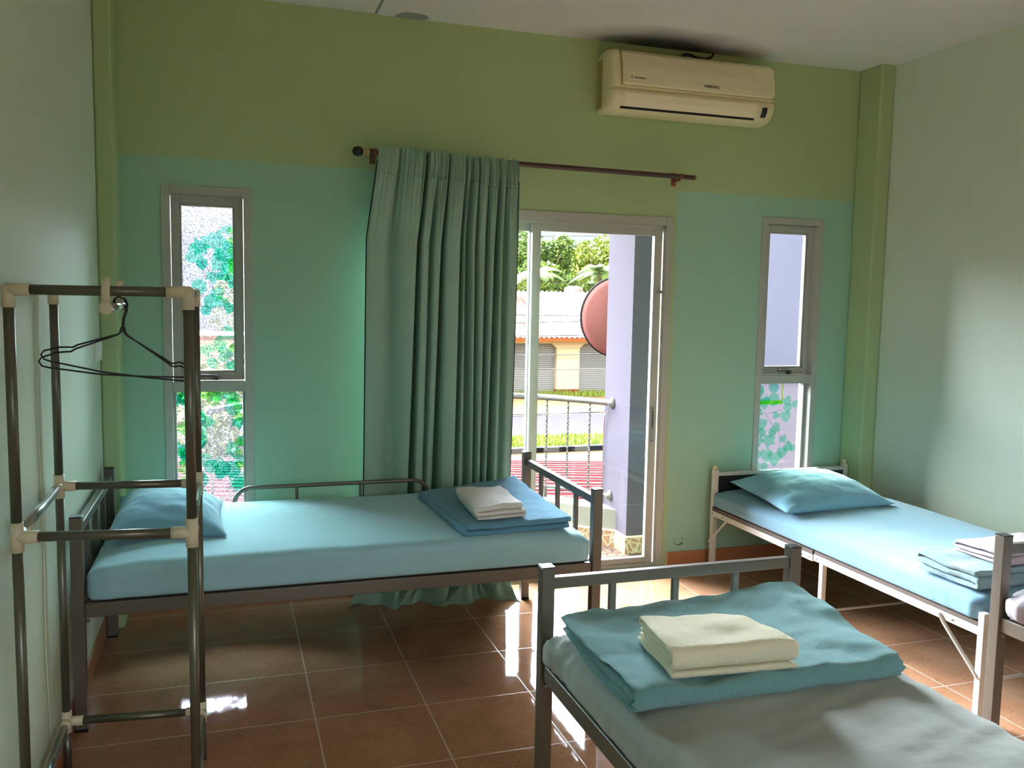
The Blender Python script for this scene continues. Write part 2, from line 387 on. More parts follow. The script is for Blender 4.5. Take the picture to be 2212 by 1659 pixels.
def prism(bm, poly, axis, a, b_):
    """extrude a 2-D polygon along an axis from a to b"""
    def P(u, v_, w_): return {'X': (w_, u, v_), 'Y': (u, w_, v_), 'Z': (u, v_, w_)}[axis]
    A = [bm.verts.new(P(u, v_, a)) for u, v_ in poly]; B = [bm.verts.new(P(u, v_, b_)) for u, v_ in poly]
    bm.faces.new(A[::-1]); bm.faces.new(B)
    k = len(poly)
    for i in range(k): bm.faces.new((A[i], A[(i + 1) % k], B[(i + 1) % k], B[i]))
def obj(name, bm, mat, parent=None, smooth=False, bevel=0.0, seg=2):
    bmesh.ops.recalc_face_normals(bm, faces=bm.faces[:])
    me = bpy.data.meshes.new(name)
    if parent is not None:
        bm.transform(Matrix.Translation(-abs_loc(parent)))
    else:
        # put the origin at the base centre of the mesh
        xs = [v.co for v in bm.verts]
        c = Vector(((min(p.x for p in xs) + max(p.x for p in xs)) / 2, (min(p.y for p in xs) + max(p.y for p in xs)) / 2, min(p.z for p in xs)))
        if name.split('_')[0] not in KEEP: bm.transform(Matrix.Translation(-c))
    bm.to_mesh(me); bm.free()
    me.materials.append(MATS[mat] if isinstance(mat, str) else mat)
    o = bpy.data.objects.new(name, me); COL.objects.link(o)
    if parent is not None: o.parent = parent
    elif name.split('_')[0] not in KEEP: o.location = c
    if smooth:
        for p in me.polygons: p.use_smooth = True
    if bevel:
        bv = o.modifiers.new('bevel', 'BEVEL'); bv.width = bevel; bv.segments = seg; bv.limit_method = 'ANGLE'; bv.angle_limit = RD(40)
        for p in me.polygons: p.use_smooth = True
        try:
            o.modifiers.new('wn', 'WEIGHTED_NORMAL')
        except Exception: pass
    return o
KEEP = ('wall', 'floor', 'ceiling', 'trim', 'baseboard')
def abs_loc(o):
    p = Vector(o.location)
    while o.parent: o = o.parent; p += Vector(o.location)
    return p
def tag(o, label, cat, group=None, kind=None):
    o['label'] = label; o['category'] = cat
    if group: o['group'] = group
    if kind: o['kind'] = kind
    return o
def thing(name, label, cat, loc, group=None):
    o = bpy.data.objects.new(name, None); o.empty_display_size = 0.1; COL.objects.link(o); o.location = loc
    tag(o, label, cat, group); return o
def struct(o): o['kind'] = 'structure'; return o
def B(*boxes):
    bm = bmesh.new()
    for q in boxes: box(bm, *q)
    return bm
def T(pts, r, **k):
    bm = bmesh.new(); tube(bm, pts, r, **k); return bm
def arc(c, r, a0, a1, n_, plane='XZ'):
    out = []
    for i in range(n_ + 1):
        a = a0 + (a1 - a0) * i / n_
        out.append((c[0] + r * cos(a), c[1], c[2] + r * sin(a)) if plane == 'XZ' else (c[0] + r * cos(a), c[1] + r * sin(a), c[2]))
    return out

# ------------------------------------------------------------------ room shell
XL, XR, H, YF = 0.495, 4.565, 2.825, -6.3
# window / door openings in the back wall
WL = (0.737, 1.129); WR = (3.869, 4.278); WZ = (0.42, 1.975); DX = (1.70, 3.31); DZ = 1.945
TH = 0.12
bm = B((XL - 0.2, WL[0] + 0.004, 0, TH, -0.3, H), (WL[0] + 0.004, WL[1] - 0.004, 0, TH, -0.3, WZ[0] + 0.004), (WL[0] + 0.004, WL[1] - 0.004, 0, TH, WZ[1] - 0.004, H),
       (WL[1] - 0.004, DX[0] + 0.004, 0, TH, -0.3, H), (DX[0] + 0.004, DX[1] - 0.004, 0, TH, DZ - 0.004, H), (DX[0] + 0.004, DX[1] - 0.004, 0, TH, -0.3, 0.0),
       (DX[1] - 0.004, WR[0] + 0.004, 0, TH, -0.3, H), (WR[0] + 0.004, WR[1] - 0.004, 0, TH, -0.3, WZ[0] + 0.004), (WR[0] + 0.004, WR[1] - 0.004, 0, TH, WZ[1] - 0.004, H),
       (WR[1] - 0.004, XR + 0.2, 0, TH, -0.3, H))
struct(obj('wall_back', bm, 'two_tone_paint'))
struct(obj('wall_left', B((XL - 0.12, XL, YF, 0, -0.3, H)), 'pale_green_paint'))
struct(obj('wall_right', B((XR, XR + 0.12, YF, 0, -0.3, H)), 'pale_green_paint'))
# wall behind the camera, wide opening added to let in fill light
struct(obj('wall_front', B((XL, 1.3, YF - 0.12, YF, -0.3, H), (3.7, XR, YF - 0.12, YF, -0.3, H), (1.3, 3.7, YF - 0.12, YF, -0.3, 0.9), (1.3, 3.7, YF - 0.12, YF, 2.2, H)), 'pale_green_paint'))
struct(obj('floor', B((XL, XR, YF, 0.02, -0.25, 0.0)), 'floor_tile'))
# ceiling boards: one sags a little along the wall, open joint between them
bm = bmesh.new()
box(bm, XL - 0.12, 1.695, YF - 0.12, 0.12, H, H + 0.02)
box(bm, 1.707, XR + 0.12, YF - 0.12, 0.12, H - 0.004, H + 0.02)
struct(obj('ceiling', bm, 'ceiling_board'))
struct(obj('ceiling_slab', B((XL - 0.4, XR + 0.4, YF - 1.9, 1.35, H + 0.05, H + 0.25)), 'render_cement'))  # unseen slab, overhangs added to block sun and high sky light
bm = bmesh.new()
prism(bm, [(1.79, -0.004), (1.80, -0.05), (1.83, -0.085), (1.88, -0.09), (1.93, -0.075), (1.955, -0.03), (1.925, -0.002)], 'Z', H - 0.0065, H - 0.003)
struct(obj('ceiling_patch', bm, 'render_cement'))
struct(obj('trim_1', B((XL, 0.568, -0.18, 0, 0, H)), 'yellow_green_paint', bevel=0.012, seg=3))
struct(obj('trim_2', B((4.472, XR, -0.18, 0, 0, H)), 'yellow_green_paint', bevel=0.012, seg=3))
# skirting of floor tile
struct(obj('baseboard_back', B((0.568, DX[0] - 0.02, -0.010, 0, 0, 0.095), (3.345, 4.472, -0.010, 0, 0, 0.095)), 'terracotta_tile', bevel=0.002))
struct(obj('baseboard_left', B((XL, XL + 0.010, -6.2, -0.18, 0, 0.095)), 'terracotta_tile', bevel=0.002))
struct(obj('baseboard_right', B((XR - 0.010, XR, -6.2, -0.18, 0, 0.095)), 'terracotta_tile', bevel=0.002))
struct(obj('trim_3', B((3.339, 3.345, -0.011, 0, 0, 0.098)), 'tile_edge'))
# flaked paint ring near the door
bm = bmesh.new()
for a0, a1, wd in ((200, 250, 0.0016), (255, 300, 0.0022), (300, 330, 0.0035), (150, 165, 0.002), (20, 40, 0.0015)):
    pts = [(3.415 + 0.028 * cos(RD(a)), -0.0006, 0.155 + 0.024 * sin(RD(a))) for a in range(a0, a1 + 1, 6)]
    tube(bm, pts, wd, seg=6)
struct(obj('wall_scuff', bm, 'wall_chip'))

# ------------------------------------------------------------------ windows
def leaf_poly(cx, cz, s, rot, kind):
    s *= 1.28
    pts = []
    if kind == 0:   # heart leaf
        base = [(0, -1.0), (0.32, -0.66), (0.66, -0.30), (0.80, 0.10), (0.66, 0.48), (0.36, 0.62), (0.10, 0.50), (0, 0.36), (-0.10, 0.50), (-0.36, 0.62), (-0.66, 0.48), (-0.80, 0.10), (-0.66, -0.30), (-0.32, -0.66)]
    elif kind == 1:  # three-pointed ivy leaf
        base = [(0, -1.0), (0.30, -0.45), (0.85, -0.35), (0.62, 0.10), (0.75, 0.50), (0.25, 0.42), (0, 0.55), (-0.25, 0.42), (-0.75, 0.50), (-0.62, 0.10), (-0.85, -0.35), (-0.30, -0.45)]
    else:            # round leaf
        base = [(0.75 * cos(a * pi / 7), 0.8 * sin(a * pi / 7) - (0.25 if a == 10.5 else 0)) for a in range(14)]
    for u, v_ in base:
        pts.append((cx + s * (u * cos(rot) - v_ * sin(rot)), cz + s * (u * sin(rot) + v_ * cos(rot))))
    return pts
def clip_poly(pts, x0, x1, z0, z1):
    def cut(pts, inside, inter):
        out = []
        for i in range(len(pts)):
            a, b_ = pts[i - 1], pts[i]
            if inside(b_):
                if not inside(a): out.append(inter(a, b_))
                out.append(b_)
            elif inside(a): out.append(inter(a, b_))
        return out
    def lerp(a, b_, t): return (a[0] + (b_[0] - a[0]) * t, a[1] + (b_[1] - a[1]) * t)
    for ax, lim, sg in ((0, x0, 1), (0, x1, -1), (1, z0, 1), (1, z1, -1)):
        if len(pts) < 3: return []
        pts = cut(pts, lambda p: sg * (p[ax] - lim) >= 0, lambda a, b_: lerp(a, b_, (lim - a[ax]) / (b_[ax] - a[ax])))
    return pts if len(pts) >= 3 else []
def leaves(bm, specs, y, rect):
    for i, (cx, cz, s, rot, k) in enumerate(specs):
        p = clip_poly(leaf_poly(cx, cz, s, rot, k), *rect)
        if not p: continue
        yy = y - 0.00012 * i
        bm.faces.new([bm.verts.new((u, yy, v_)) for u, v_ in p])
def frame_box(bm, x0, x1, z0, z1, w_, y0, y1):
    box(bm, x0, x0 + w_, y0, y1, z0, z1); box(bm, x1 - w_, x1, y0, y1, z0, z1)
    box(bm, x0 + w_, x1 - w_, y0, y1, z1 - w_, z1); box(bm, x0 + w_, x1 - w_, y0, y1, z0, z0 + w_)

def window(idx, X0, X1, gmat, label):
    win = thing('window_%d' % idx, label, 'window', ((X0 + X1) / 2, 0.05, WZ[0])); struct(win)
    z0, z1 = WZ; zm0, zm1 = 1.036, 1.084; cw = 0.036
    bm = bmesh.new(); frame_box(bm, X0, X1, z0, z1, cw, -0.007, 0.11); box(bm, X0 + cw, X1 - cw, -0.004, 0.11, zm0, zm1)
    box(bm, X0 + cw, X0 + cw + 0.012, 0.045, 0.085, z0 + cw, zm0); box(bm, X1 - cw - 0.012, X1 - cw, 0.045, 0.085, z0 + cw, zm0)
    obj('window_frame', bm, 'alu', win, bevel=0.0015)
    bm = bmesh.new(); sy0, sy1 = (0.03, 0.07)
    frame_box(bm, X0 + cw + 0.003, X1 - cw - 0.003, zm1 + 0.003, z1 - cw - 0.003, 0.036, sy0, sy1)
    frame_box(bm, X0 + cw + 0.039, X1 - cw - 0.039, zm1 + 0.039, z1 - cw - 0.039, 0.010, sy0 + 0.012, sy1)
    sash = obj('sash', bm, 'alu', win, bevel=0.0015)
    gx0, gx1, gz0, gz1 = X0 + cw + 0.049, X1 - cw - 0.049, zm1 + 0.049, z1 - cw - 0.049
    obj('pane', B((gx0 - 0.004, gx1 + 0.004, 0.052, 0.056, gz0 - 0.004, gz1 + 0.004)), gmat[0], sash)
    px0, px1, pz0, pz1 = X0 + cw + 0.012, X1 - cw - 0.012, z0 + cw, zm0
    obj('pane', B((px0 - 0.004, px1 + 0.004, 0.060, 0.064, pz0, pz1)), gmat[1], win)
    # awning handle
    bm = bmesh.new(); hx = (X0 + X1) / 2 + 0.005
    box(bm, hx - 0.045, hx + 0.040, 0.012, 0.03, zm1 + 0.022, zm1 + 0.030); box(bm, hx + 0.016, hx + 0.034, 0.005, 0.03, zm1 + 0.005, zm1 + 0.026)
    box(bm, hx - 0.042, hx - 0.005, 0.004, 0.014, zm1 + 0.024, zm1 + 0.032)
    obj('handle', bm, 'alu_dark', sash, bevel=0.002)
    return win, (gx0, gx1, gz0, gz1), (px0, px1, pz0, pz1)

def leaf_film(win, rect, y, specs, mat):
    bm = bmesh.new(); leaves(bm, specs, y, rect)
    if bm.faces: return obj('leaf_film', bm, mat, win)
def stems(win, lines, y, r=0.0009):
    bm = bmesh.new()
    for pl in lines: tube(bm, [(a, y, c) for a, c in pl], r, seg=5)
    obj('printed_stem', bm, 'stem_ink', win)

random.seed(5)
w1, up1, lo1 = window(1, WL[0], WL[1], ('hammered_glass', 'hammered_glass'), 'narrow aluminium window of leaf patterned textured glass behind the clothes rack')
def mapr(rect, u, v_): return (rect[0] + (rect[1] - rect[0]) * u, rect[3] - (rect[3] - rect[2]) * v_)
# upper left pane: leaf positions read down the pane (u across, v down, size)
L1 = [(0.62, 0.20, 0.055, 0.4, 1), (0.88, 0.13, 0.026, 0.2, 1), (0.35, 0.24, 0.040, -0.5, 1), (0.22, 0.29, 0.042, 1.2, 0), (0.85, 0.27, 0.05, 0.8, 0), (0.38, 0.345, 0.026, 0.1, 0),
      (0.75, 0.33, 0.045, -0.7, 0), (0.95, 0.36, 0.040, 0.3, 0), (0.60, 0.42, 0.032, 0.0, 1), (0.80, 0.41, 0.028, 1.0, 0), (0.97, 0.45, 0.032, 2.0, 0), (0.32, 0.485, 0.036, 0.3, 2), (0.68, 0.52, 0.030, 0.5, 0),
      (0.55, 0.575, 0.034, -0.3, 2), (0.75, 0.575, 0.026, 1.9, 0), (0.93, 0.61, 0.028, -0.4, 0), (0.20, 0.62, 0.03, 0.4, 0), (0.45, 0.63, 0.024, 0.2, 2), (0.85, 0.77, 0.036, 0.9, 0), (0.72, 0.83, 0.032, -0.8, 0),
      (0.80, 0.90, 0.036, 1.6, 0), (0.45, 0.87, 0.034, 0.2, 1), (0.97, 0.97, 0.032, 0.2, 0), (0.2, 0.93, 0.03, 0.4, 0), (0.55, 0.955, 0.026, 0.0, 2), (0.1, 0.80, 0.03, 1.0, 0)]
leaf_film(w1, up1, 0.0505, [(*mapr(up1, u, v_), s, r, k) for u, v_, s, r, k in L1], 'leaf_film_teal')
leaf_film(w1, up1, 0.0460, [(*mapr(up1, 0.99, v_), 0.020, 0.3 + v_ * 9, 2) for v_ in (0.14, 0.2, 0.26, 0.33, 0.37, 0.86)], 'leaf_film_lime')
stems(w1, [[mapr(up1, *p) for p in ((0.36, 0.33), (0.45, 0.37), (0.62, 0.415), (0.75, 0.45), (0.88, 0.49), (1.0, 0.52))], [mapr(up1, *p) for p in ((0.85, 0.15), (0.98, 0.11))], [mapr(up1, *p) for p in ((0.55, 0.53), (0.72, 0.53), (0.9, 0.525))]], 0.0455)
L2 = []
for i in range(46):
    L2.append((random.uniform(0.0, 0.98), 0.02 + 0.96 * i / 46 + random.uniform(-0.02, 0.02), random.uniform(0.026, 0.042), random.uniform(-1.5, 1.5), random.choice((0, 2, 2, 1))))
L2 = [q for q in L2 if not (0.28 < q[1] < 0.42 and q[0] > 0.35) and not (q[1] > 0.82 and q[0] > 0.4) and not (q[0] < 0.2 and 0.12 < q[1] < 0.3)]
leaf_film(w1, lo1, 0.0585, [(*mapr(lo1, u, v_), s, r, k) for u, v_, s, r, k in L2], 'leaf_film_teal')
leaf_film(w1, lo1, 0.0520, [(*mapr(lo1, u, v_), s, r, k) for u, v_, s, r, k in ((0.12, 0.02, 0.034, 0.2, 0), (0.33, 0.05, 0.030, 1.5, 0), (0.55, 0.06, 0.036, 0.1, 2), (0.42, 0.02, 0.03, 0.8, 2), (0.88, 0.08, 0.03, 0.4, 0), (0.92, 0.14, 0.02, 0.4, 2), (0.93, 0.22, 0.022, 0.4, 2),
    (0.94, 0.43, 0.022, 0.4, 2), (0.94, 0.52, 0.018, 0.1, 2), (0.94, 0.62, 0.020, 0.1, 2), (0.08, 0.3, 0.03, 0.4, 0), (0.1, 0.62, 0.035, 1.4, 0), (0.1, 0.75, 0.03, 0.4, 2))], 'leaf_film_lime')
stems(w1, [[mapr(lo1, *p) for p in ((0.92, 0.02), (0.86, 0.07), (0.80, 0.12), (0.70, 0.14))], [mapr(lo1, *p) for p in ((0.82, 0.13), (0.92, 0.20))], [mapr(lo1, *p) for p in ((0.55, 0.50), (0.68, 0.58), (0.80, 0.63), (0.95, 0.67))], [mapr(lo1, *p) for p in ((0.45, 0.28), (0.38, 0.36), (0.5, 0.46))]], 0.0515)

w2, up2, lo2 = window(2, WR[0], WR[1], ('clear_glass', 'clear_glass'), 'narrow aluminium window with leaf film on its lower pane above the folding bed')
fr2 = (lo2[0], lo2[0] + (lo2[1] - lo2[0]) * 0.92, lo2[2] + 0.055, lo2[3])
obj('film_sheet', B((fr2[0], fr2[1], 0.0590, 0.0594, fr2[2], fr2[3])), 'film_clear', w2)
L3 = [(0.10, 0.10, 0.030, 0.3, 0), (0.20, 0.22, 0.036, 0.2, 0), (0.42, 0.19, 0.040, -0.4, 2), (0.74, 0.20, 0.030, 0.6, 0), (0.76, 0.28, 0.030, 0.0, 0), (0.72, 0.37, 0.036, 0.2, 0), (0.50, 0.36, 0.024, -0.6, 0), (0.08, 0.33, 0.028, 1.2, 1),
      (0.17, 0.45, 0.036, -0.2, 0), (0.02, 0.52, 0.030, 0.3, 0), (0.18, 0.55, 0.026, 0.5, 2), (0.50, 0.50, 0.030, 0.9, 0), (0.42, 0.56, 0.026, -0.5, 0), (0.10, 0.64, 0.034, 0.3, 1), (0.35, 0.64, 0.044, -0.2, 1), (0.68, 0.63, 0.028, 0.4, 1),
      (0.80, 0.72, 0.032, 0.9, 0), (0.68, 0.78, 0.034, -0.2, 0), (0.30, 0.80, 0.040, 0.1, 0), (0.50, 0.84, 0.046, 0.0, 0), (0.06, 0.80, 0.034, -0.2, 0), (0.05, 0.93, 0.036, 0.2, 2), (0.26, 0.94, 0.026, 0.0, 2), (0.92, 0.74, 0.022, 1.8, 0), (0.93, 0.24, 0.024, 0.2, 0)]
leaf_film(w2, fr2, 0.0583, [(*mapr(fr2, u, v_), s, r, k) for u, v_, s, r, k in L3], 'leaf_film_mint')
rr_ = mapr(fr2, 0, 0.24), mapr(fr2, 0.62, 0.0)
bm = bmesh.new(); box(bm, rr_[0][0], rr_[1][0], 0.0530, 0.0533, rr_[0][1], rr_[0][1] + 0.022); box(bm, rr_[1][0] - 0.008, rr_[1][0], 0.0530, 0.0533, rr_[0][1] + 0.022, rr_[1][1]); obj('film_overlap', bm, 'film_yellow', w2)
leaf_film(w2, (fr2[0], rr_[1][0], rr_[0][1], fr2[3]), 0.0525, [(*mapr(fr2, u, v_), s, r, k) for u, v_, s, r, k in ((0.40, 0.05, 0.034, 0.8, 2), (0.05, 0.08, 0.034, 0.2, 0), (0.20, 0.20, 0.036, 0.6, 1), (0.03, 0.24, 0.026, 0.1, 0), (0.45, 0.24, 0.022, 0.4, 1), (0.58, 0.22, 0.022, 0.4, 1))], 'leaf_film_teal')
stems(w2, [[mapr(fr2, *p) for p in ((0.05, 0.27), (0.22, 0.34), (0.40, 0.46), (0.55, 0.56), (0.62, 0.62), (0.60, 0.70), (0.54, 0.76))], [mapr(fr2, *p) for p in ((0.24, 0.345), (0.45, 0.33), (0.60, 0.30))], [mapr(fr2, *p) for p in ((0.60, 0.60), (0.70, 0.64), (0.72, 0.70))], [mapr(fr2, *p) for p in ((0.38, 0.45), (0.36, 0.52), (0.30, 0.57))], [mapr(fr2, *p) for p in ((0.12, 0.90), (0.12, 0.97), (0.30, 0.93))]], 0.0520, 0.0007)

# ------------------------------------------------------------------ sliding balcony door
dr = thing('door_1', 'aluminium framed glass sliding balcony door beside the green curtain', 'door', (2.505, 0.05, 0)); struct(dr)
bm = bmesh.new(); x0, x1 = DX; cw = 0.038
box(bm, x0, x0 + cw, -0.008, 0.115, 0, DZ); box(bm, x1 - cw, x1, -0.008, 0.115, 0, DZ); box(bm, x0 + cw, x1 - cw, -0.006, 0.115, DZ - 0.045, DZ); box(bm, x0 + cw, x1 - cw, -0.004, 0.115, 0.0, 0.022)
for yy in (0.004, 0.048, 0.090): box(bm, x0 + cw, x1 - cw, yy, yy + 0.004, 0.022, 0.042); box(bm, x1 - cw - 0.010, x1 - cw, yy, yy + 0.004, 0.042, DZ - 0.045); box(bm, x0 + cw, x1 - cw, yy, yy + 0.004, DZ - 0.062, DZ - 0.045)
obj('door_frame', bm, 'alu', dr, bevel=0.0015)
def panel(xa, xb, ya, sw=0.046):
    bm = bmesh.new(); zz0, zz1 = 0.028, DZ - 0.05
    box(bm, xa, xa + sw, ya, ya + 0.03, zz0, zz1); box(bm, xb - sw, xb, ya, ya + 0.03, zz0, zz1)
    box(bm, xa + sw, xb - sw, ya, ya + 0.03, zz1 - 0.05, zz1); box(bm, xa + sw, xb - sw, ya, ya + 0.03, zz0, zz0 + 0.045)
    p = obj('sliding_panel', bm, 'alu', dr, bevel=0.002)
    obj('pane', B((xa + sw - 0.004, xb - sw + 0.004, ya + 0.012, ya + 0.017, zz0 + 0.041, zz1 - 0.046)), 'clear_glass', p)
    return p
panel(x0 + cw, 2.560, 0.056)
pr = panel(2.516, x1 - cw - 0.012, 0.014)
bm = B((3.226, 3.242, 0.008, 0.0142, 0.72, 0.915)); lk = obj('lock_plate', bm, 'bolt_steel', pr, bevel=0.002)
obj('lock_slot', B((3.230, 3.237, 0.0065, 0.009, 0.80, 0.895), (3.2305, 3.2365, 0.0065, 0.009, 0.905, 0.911), (3.2305, 3.2365, 0.0065, 0.009, 0.725, 0.731)), 'alu_dark', lk)
bm = bmesh.new(); box(bm, 3.236, 3.262, -0.004, 0.014, 1.535, 1.552); obj('latch', bm, 'bolt_steel', dr, bevel=0.004)

# ------------------------------------------------------------------ air conditioner
ac = thing('air_conditioner', 'yellowed white wall air conditioner under the ceiling', 'air conditioner', (3.34, 0, 2.445))
AX0, AX1 = 2.848, 3.812
prof = [(0.0, 2.452), (0.0, 2.735), (-0.03, 2.752), (-0.09, 2.758), (-0.132, 2.750), (-0.155, 2.725), (-0.172, 2.66), (-0.180, 2.60), (-0.178, 2.572), (-0.168, 2.560), (-0.158, 2.556), (-0.176, 2.548), (-0.182, 2.535), (-0.172, 2.50), (-0.145, 2.468), (-0.10, 2.450), (-0.04, 2.445)]
bm = bmesh.new(); kx = 7
rings = []
for i in range(kx):      # end roundings
    t = i / (kx - 1)
    rings.append((AX0 + 0.035 * (1 - cos(t * pi / 2)), sin(t * pi / 2)))
xs_ = [(a, q) for a, q in rings] + [(AX1 - (a - AX0), q) for a, q in rings[::-1]]
vr = []
for a, q in xs_:
    k_ = 0.66 + 0.34 * q
    vr.append([bm.verts.new((a, y * k_, 2.60 + (z - 2.60) * (0.90 + 0.10 * q))) for y, z in prof])
for A, Bq in zip(vr, vr[1:]):
    for i in range(len(prof)): bm.faces.new((A[i], A[(i + 1) % len(prof)], Bq[(i + 1) % len(prof)], Bq[i]))
bm.faces.new(vr[0][::-1]); bm.faces.new(vr[-1])
obj('housing', bm, 'cream_plastic', ac, smooth=True)
# front panel follows the curved face
bm = bmesh.new(); fp = [(-0.150, 2.740), (-0.163, 2.725), (-0.180, 2.66), (-0.187, 2.60), (-0.186, 2.578), (-0.176, 2.570)]
A = []
xp = [2.905, 2.909, 2.918, 3.772, 3.781, 3.785]; ins = [0.012, 0.004, 0, 0, 0.004, 0.012]
for a, q in zip(xp, ins): A.append([bm.verts.new((a, y, 2.655 + (z - 2.655) * (1 - q * 4))) for y, z in fp])
for P, Q in zip(A, A[1:]):
    for i in range(len(fp) - 1): bm.faces.new((P[i], Q[i], Q[i + 1], P[i + 1]))
r = bmesh.ops.extrude_face_region(bm, geom=bm.faces[:]); bmesh.ops.translate(bm, verts=[g for g in r['geom'] if isinstance(g, bmesh.types.BMVert)], vec=(0, 0.012, 0))
bm.transform(Matrix.Translation((0, -0.005, 0)))
fpanel = obj('front_panel', bm, 'cream_plastic_panel', ac, smooth=False)
bm = bmesh.new()      # shadow gap round the panel
A = []
for a in (2.8985, 2.902, 3.788, 3.7915): A.append([bm.verts.new((a, y - 0.0012, 2.655 + (z - 2.655) * 1.035)) for y, z in fp])
for P, Q in zip(A, A[1:]):
    for i in range(len(fp) - 1): bm.faces.new((P[i], Q[i], Q[i + 1], P[i + 1]))
r = bmesh.ops.extrude_face_region(bm, geom=bm.faces[:]); bmesh.ops.translate(bm, verts=[g for g in r['geom'] if isinstance(g, bmesh.types.BMVert)], vec=(0, 0.010, 0))
obj('panel_gap', bm, 'yellowed_plastic', ac)
bm = bmesh.new(); lp = [(-0.1835, 2.532), (-0.176, 2.500), (-0.152, 2.470), (-0.144, 2.474), (-0.166, 2.503), (-0.174, 2.533)]
prism(bm, lp, 'X', 2.925, 3.690); obj('louvre', bm, 'cream_plastic_lower', ac)
bm = bmesh.new(); prism(bm, [(-0.152, 2.4675), (-0.142, 2.4600), (-0.136, 2.466), (-0.146, 2.474)], 'X', 2.915, 3.690); obj('air_slot', bm, 'gap_dark', ac)
bm = bmesh.new(); prism(bm, [(-0.183, 2.522), (-0.176, 2.495), (-0.160, 2.474), (-0.156, 2.478), (-0.172, 2.50), (-0.178, 2.524)], 'X', 3.722, 3.750); obj('display', bm, 'display_dark', ac)
obj('side_grille', B((2.8465, 2.850, -0.062, -0.004, 2.475, 2.715)), 'yellowed_plastic', ac)
bm = bmesh.new()
cp = [Vector(q) for q in ((3.295, -0.075, 2.74), (3.300, -0.070, 2.765), (3.318, -0.060, 2.786), (3.350, -0.050, 2.790), (3.390, -0.040, 2.783), (3.440, -0.030, 2.781), (3.480, -0.022, 2.790), (3.505, -0.014, 2.806), (3.515, -0.010, 2.826))]
sm = []
for i in range(len(cp) - 1):
    p0, p1, p2, p3 = cp[max(0, i - 1)], cp[i], cp[i + 1], cp[min(len(cp) - 1, i + 2)]
    for k in range(5):
        t = k / 5; sm.append(0.5 * ((2 * p1) + (p2 - p0) * t + (2 * p0 - 5 * p1 + 4 * p2 - p3) * t * t + (3 * p1 - p0 - 3 * p2 + p3) * t ** 3))
tube(bm, sm, 0.0058, seg=8)
obj('cable', bm, 'cable_black', ac, smooth=True)
def text_mesh(name, s, size, loc, rot, mat, parent, shear=0):
    cu_ = bpy.data.curves.new('txt', 'FONT'); cu_.body = s; cu_.size = size; cu_.extrude = 0.0006; cu_.shear = shear; cu_.offset = size * 0.02
    cu_.align_x = 'CENTER'
    to = bpy.data.objects.new('txt', cu_); COL.objects.link(to)
    bpy.context.view_layer.update()
    me = bpy.data.meshes.new_from_object(to.evaluated_get(bpy.context.evaluated_depsgraph_get()))
    bpy.data.objects.remove(to)
    me.transform(Matrix.Translation(Vector(loc) - abs_loc(parent)) @ rot.to_4x4())
    me.materials.clear(); me.materials.append(MATS[mat])
    o = bpy.data.objects.new(name, me); COL.objects.link(o); o.parent = parent; return o
rot = (Matrix.Rotation(RD(90 - 6), 3, 'X'))
text_mesh('logo', 'SAMSUNG', 0.019, (3.405, -0.1942, 2.592), rot, 'logo_ink', fpanel)
text_mesh('printed_text', 'MicroPlasma+', 0.011, (3.000, -0.1936, 2.602), rot, 'logo_ink', fpanel, 0.3)
bm = T([(2.953 + 0.006 * cos(a * pi / 8), -0.1936, 2.606 + 0.006 * sin(a * pi / 8)) for a in range(16)], 0.0009, seg=5, closed=True)
obj('printed_ring', bm, 'logo_ink', fpanel)

# ------------------------------------------------------------------ curtain rod and curtain
rd = thing('curtain_rod', 'dark brown wooden curtain rod with black finial over the balcony door', 'curtain rod', (2.45, -0.08, 2.16))
obj('rod', T([(1.625, -0.08, 2.168), (3.375, -0.08, 2.151)], 0.0125, seg=14), 'rod_wood', rd, smooth=False)
bm = bmesh.new(); lathe(bm, [(0.004, -0.030), (0.018, -0.024), (0.024, -0.008), (0.023, 0.006), (0.014, 0.018), (0.009, 0.022)], (1.612, -0.08, 2.168), 'X'); obj('finial', bm, 'finial_black', rd, smooth=True)
bm = bmesh.new(); lathe(bm, [(0.010, 0.0), (0.015, 0.002), (0.015, 0.010), (0.011, 0.014), (0.016, 0.018), (0.016, 0.030), (0.012, 0.034)], (1.630, -0.08, 2.168), 'X'); obj('finial_collar', bm, 'brass', rd, smooth=True)
for bx, zz in ((1.688, 2.167), (3.305, 2.152)):
    bm = bmesh.new(); box(bm, bx - 0.014, bx + 0.014, -0.004, 0, zz - 0.042, zz + 0.030); box(bm, bx - 0.007, bx + 0.007, -0.066, -0.003, zz - 0.022, zz - 0.012); lathe(bm, [(0.017, -0.008), (0.017, 0.008)], (bx, -0.08, zz), 'X', 16)
    obj('bracket', bm, 'rod_bracket', rd, bevel=0.002)
bm = bmesh.new(); lathe(bm, [(0.010, 0.0), (0.013, 0.003), (0.013, 0.016), (0.008, 0.020)], (3.375, -0.08, 2.151), 'X', 14); obj('end_cap', bm, 'rod_bracket', rd, smooth=True)

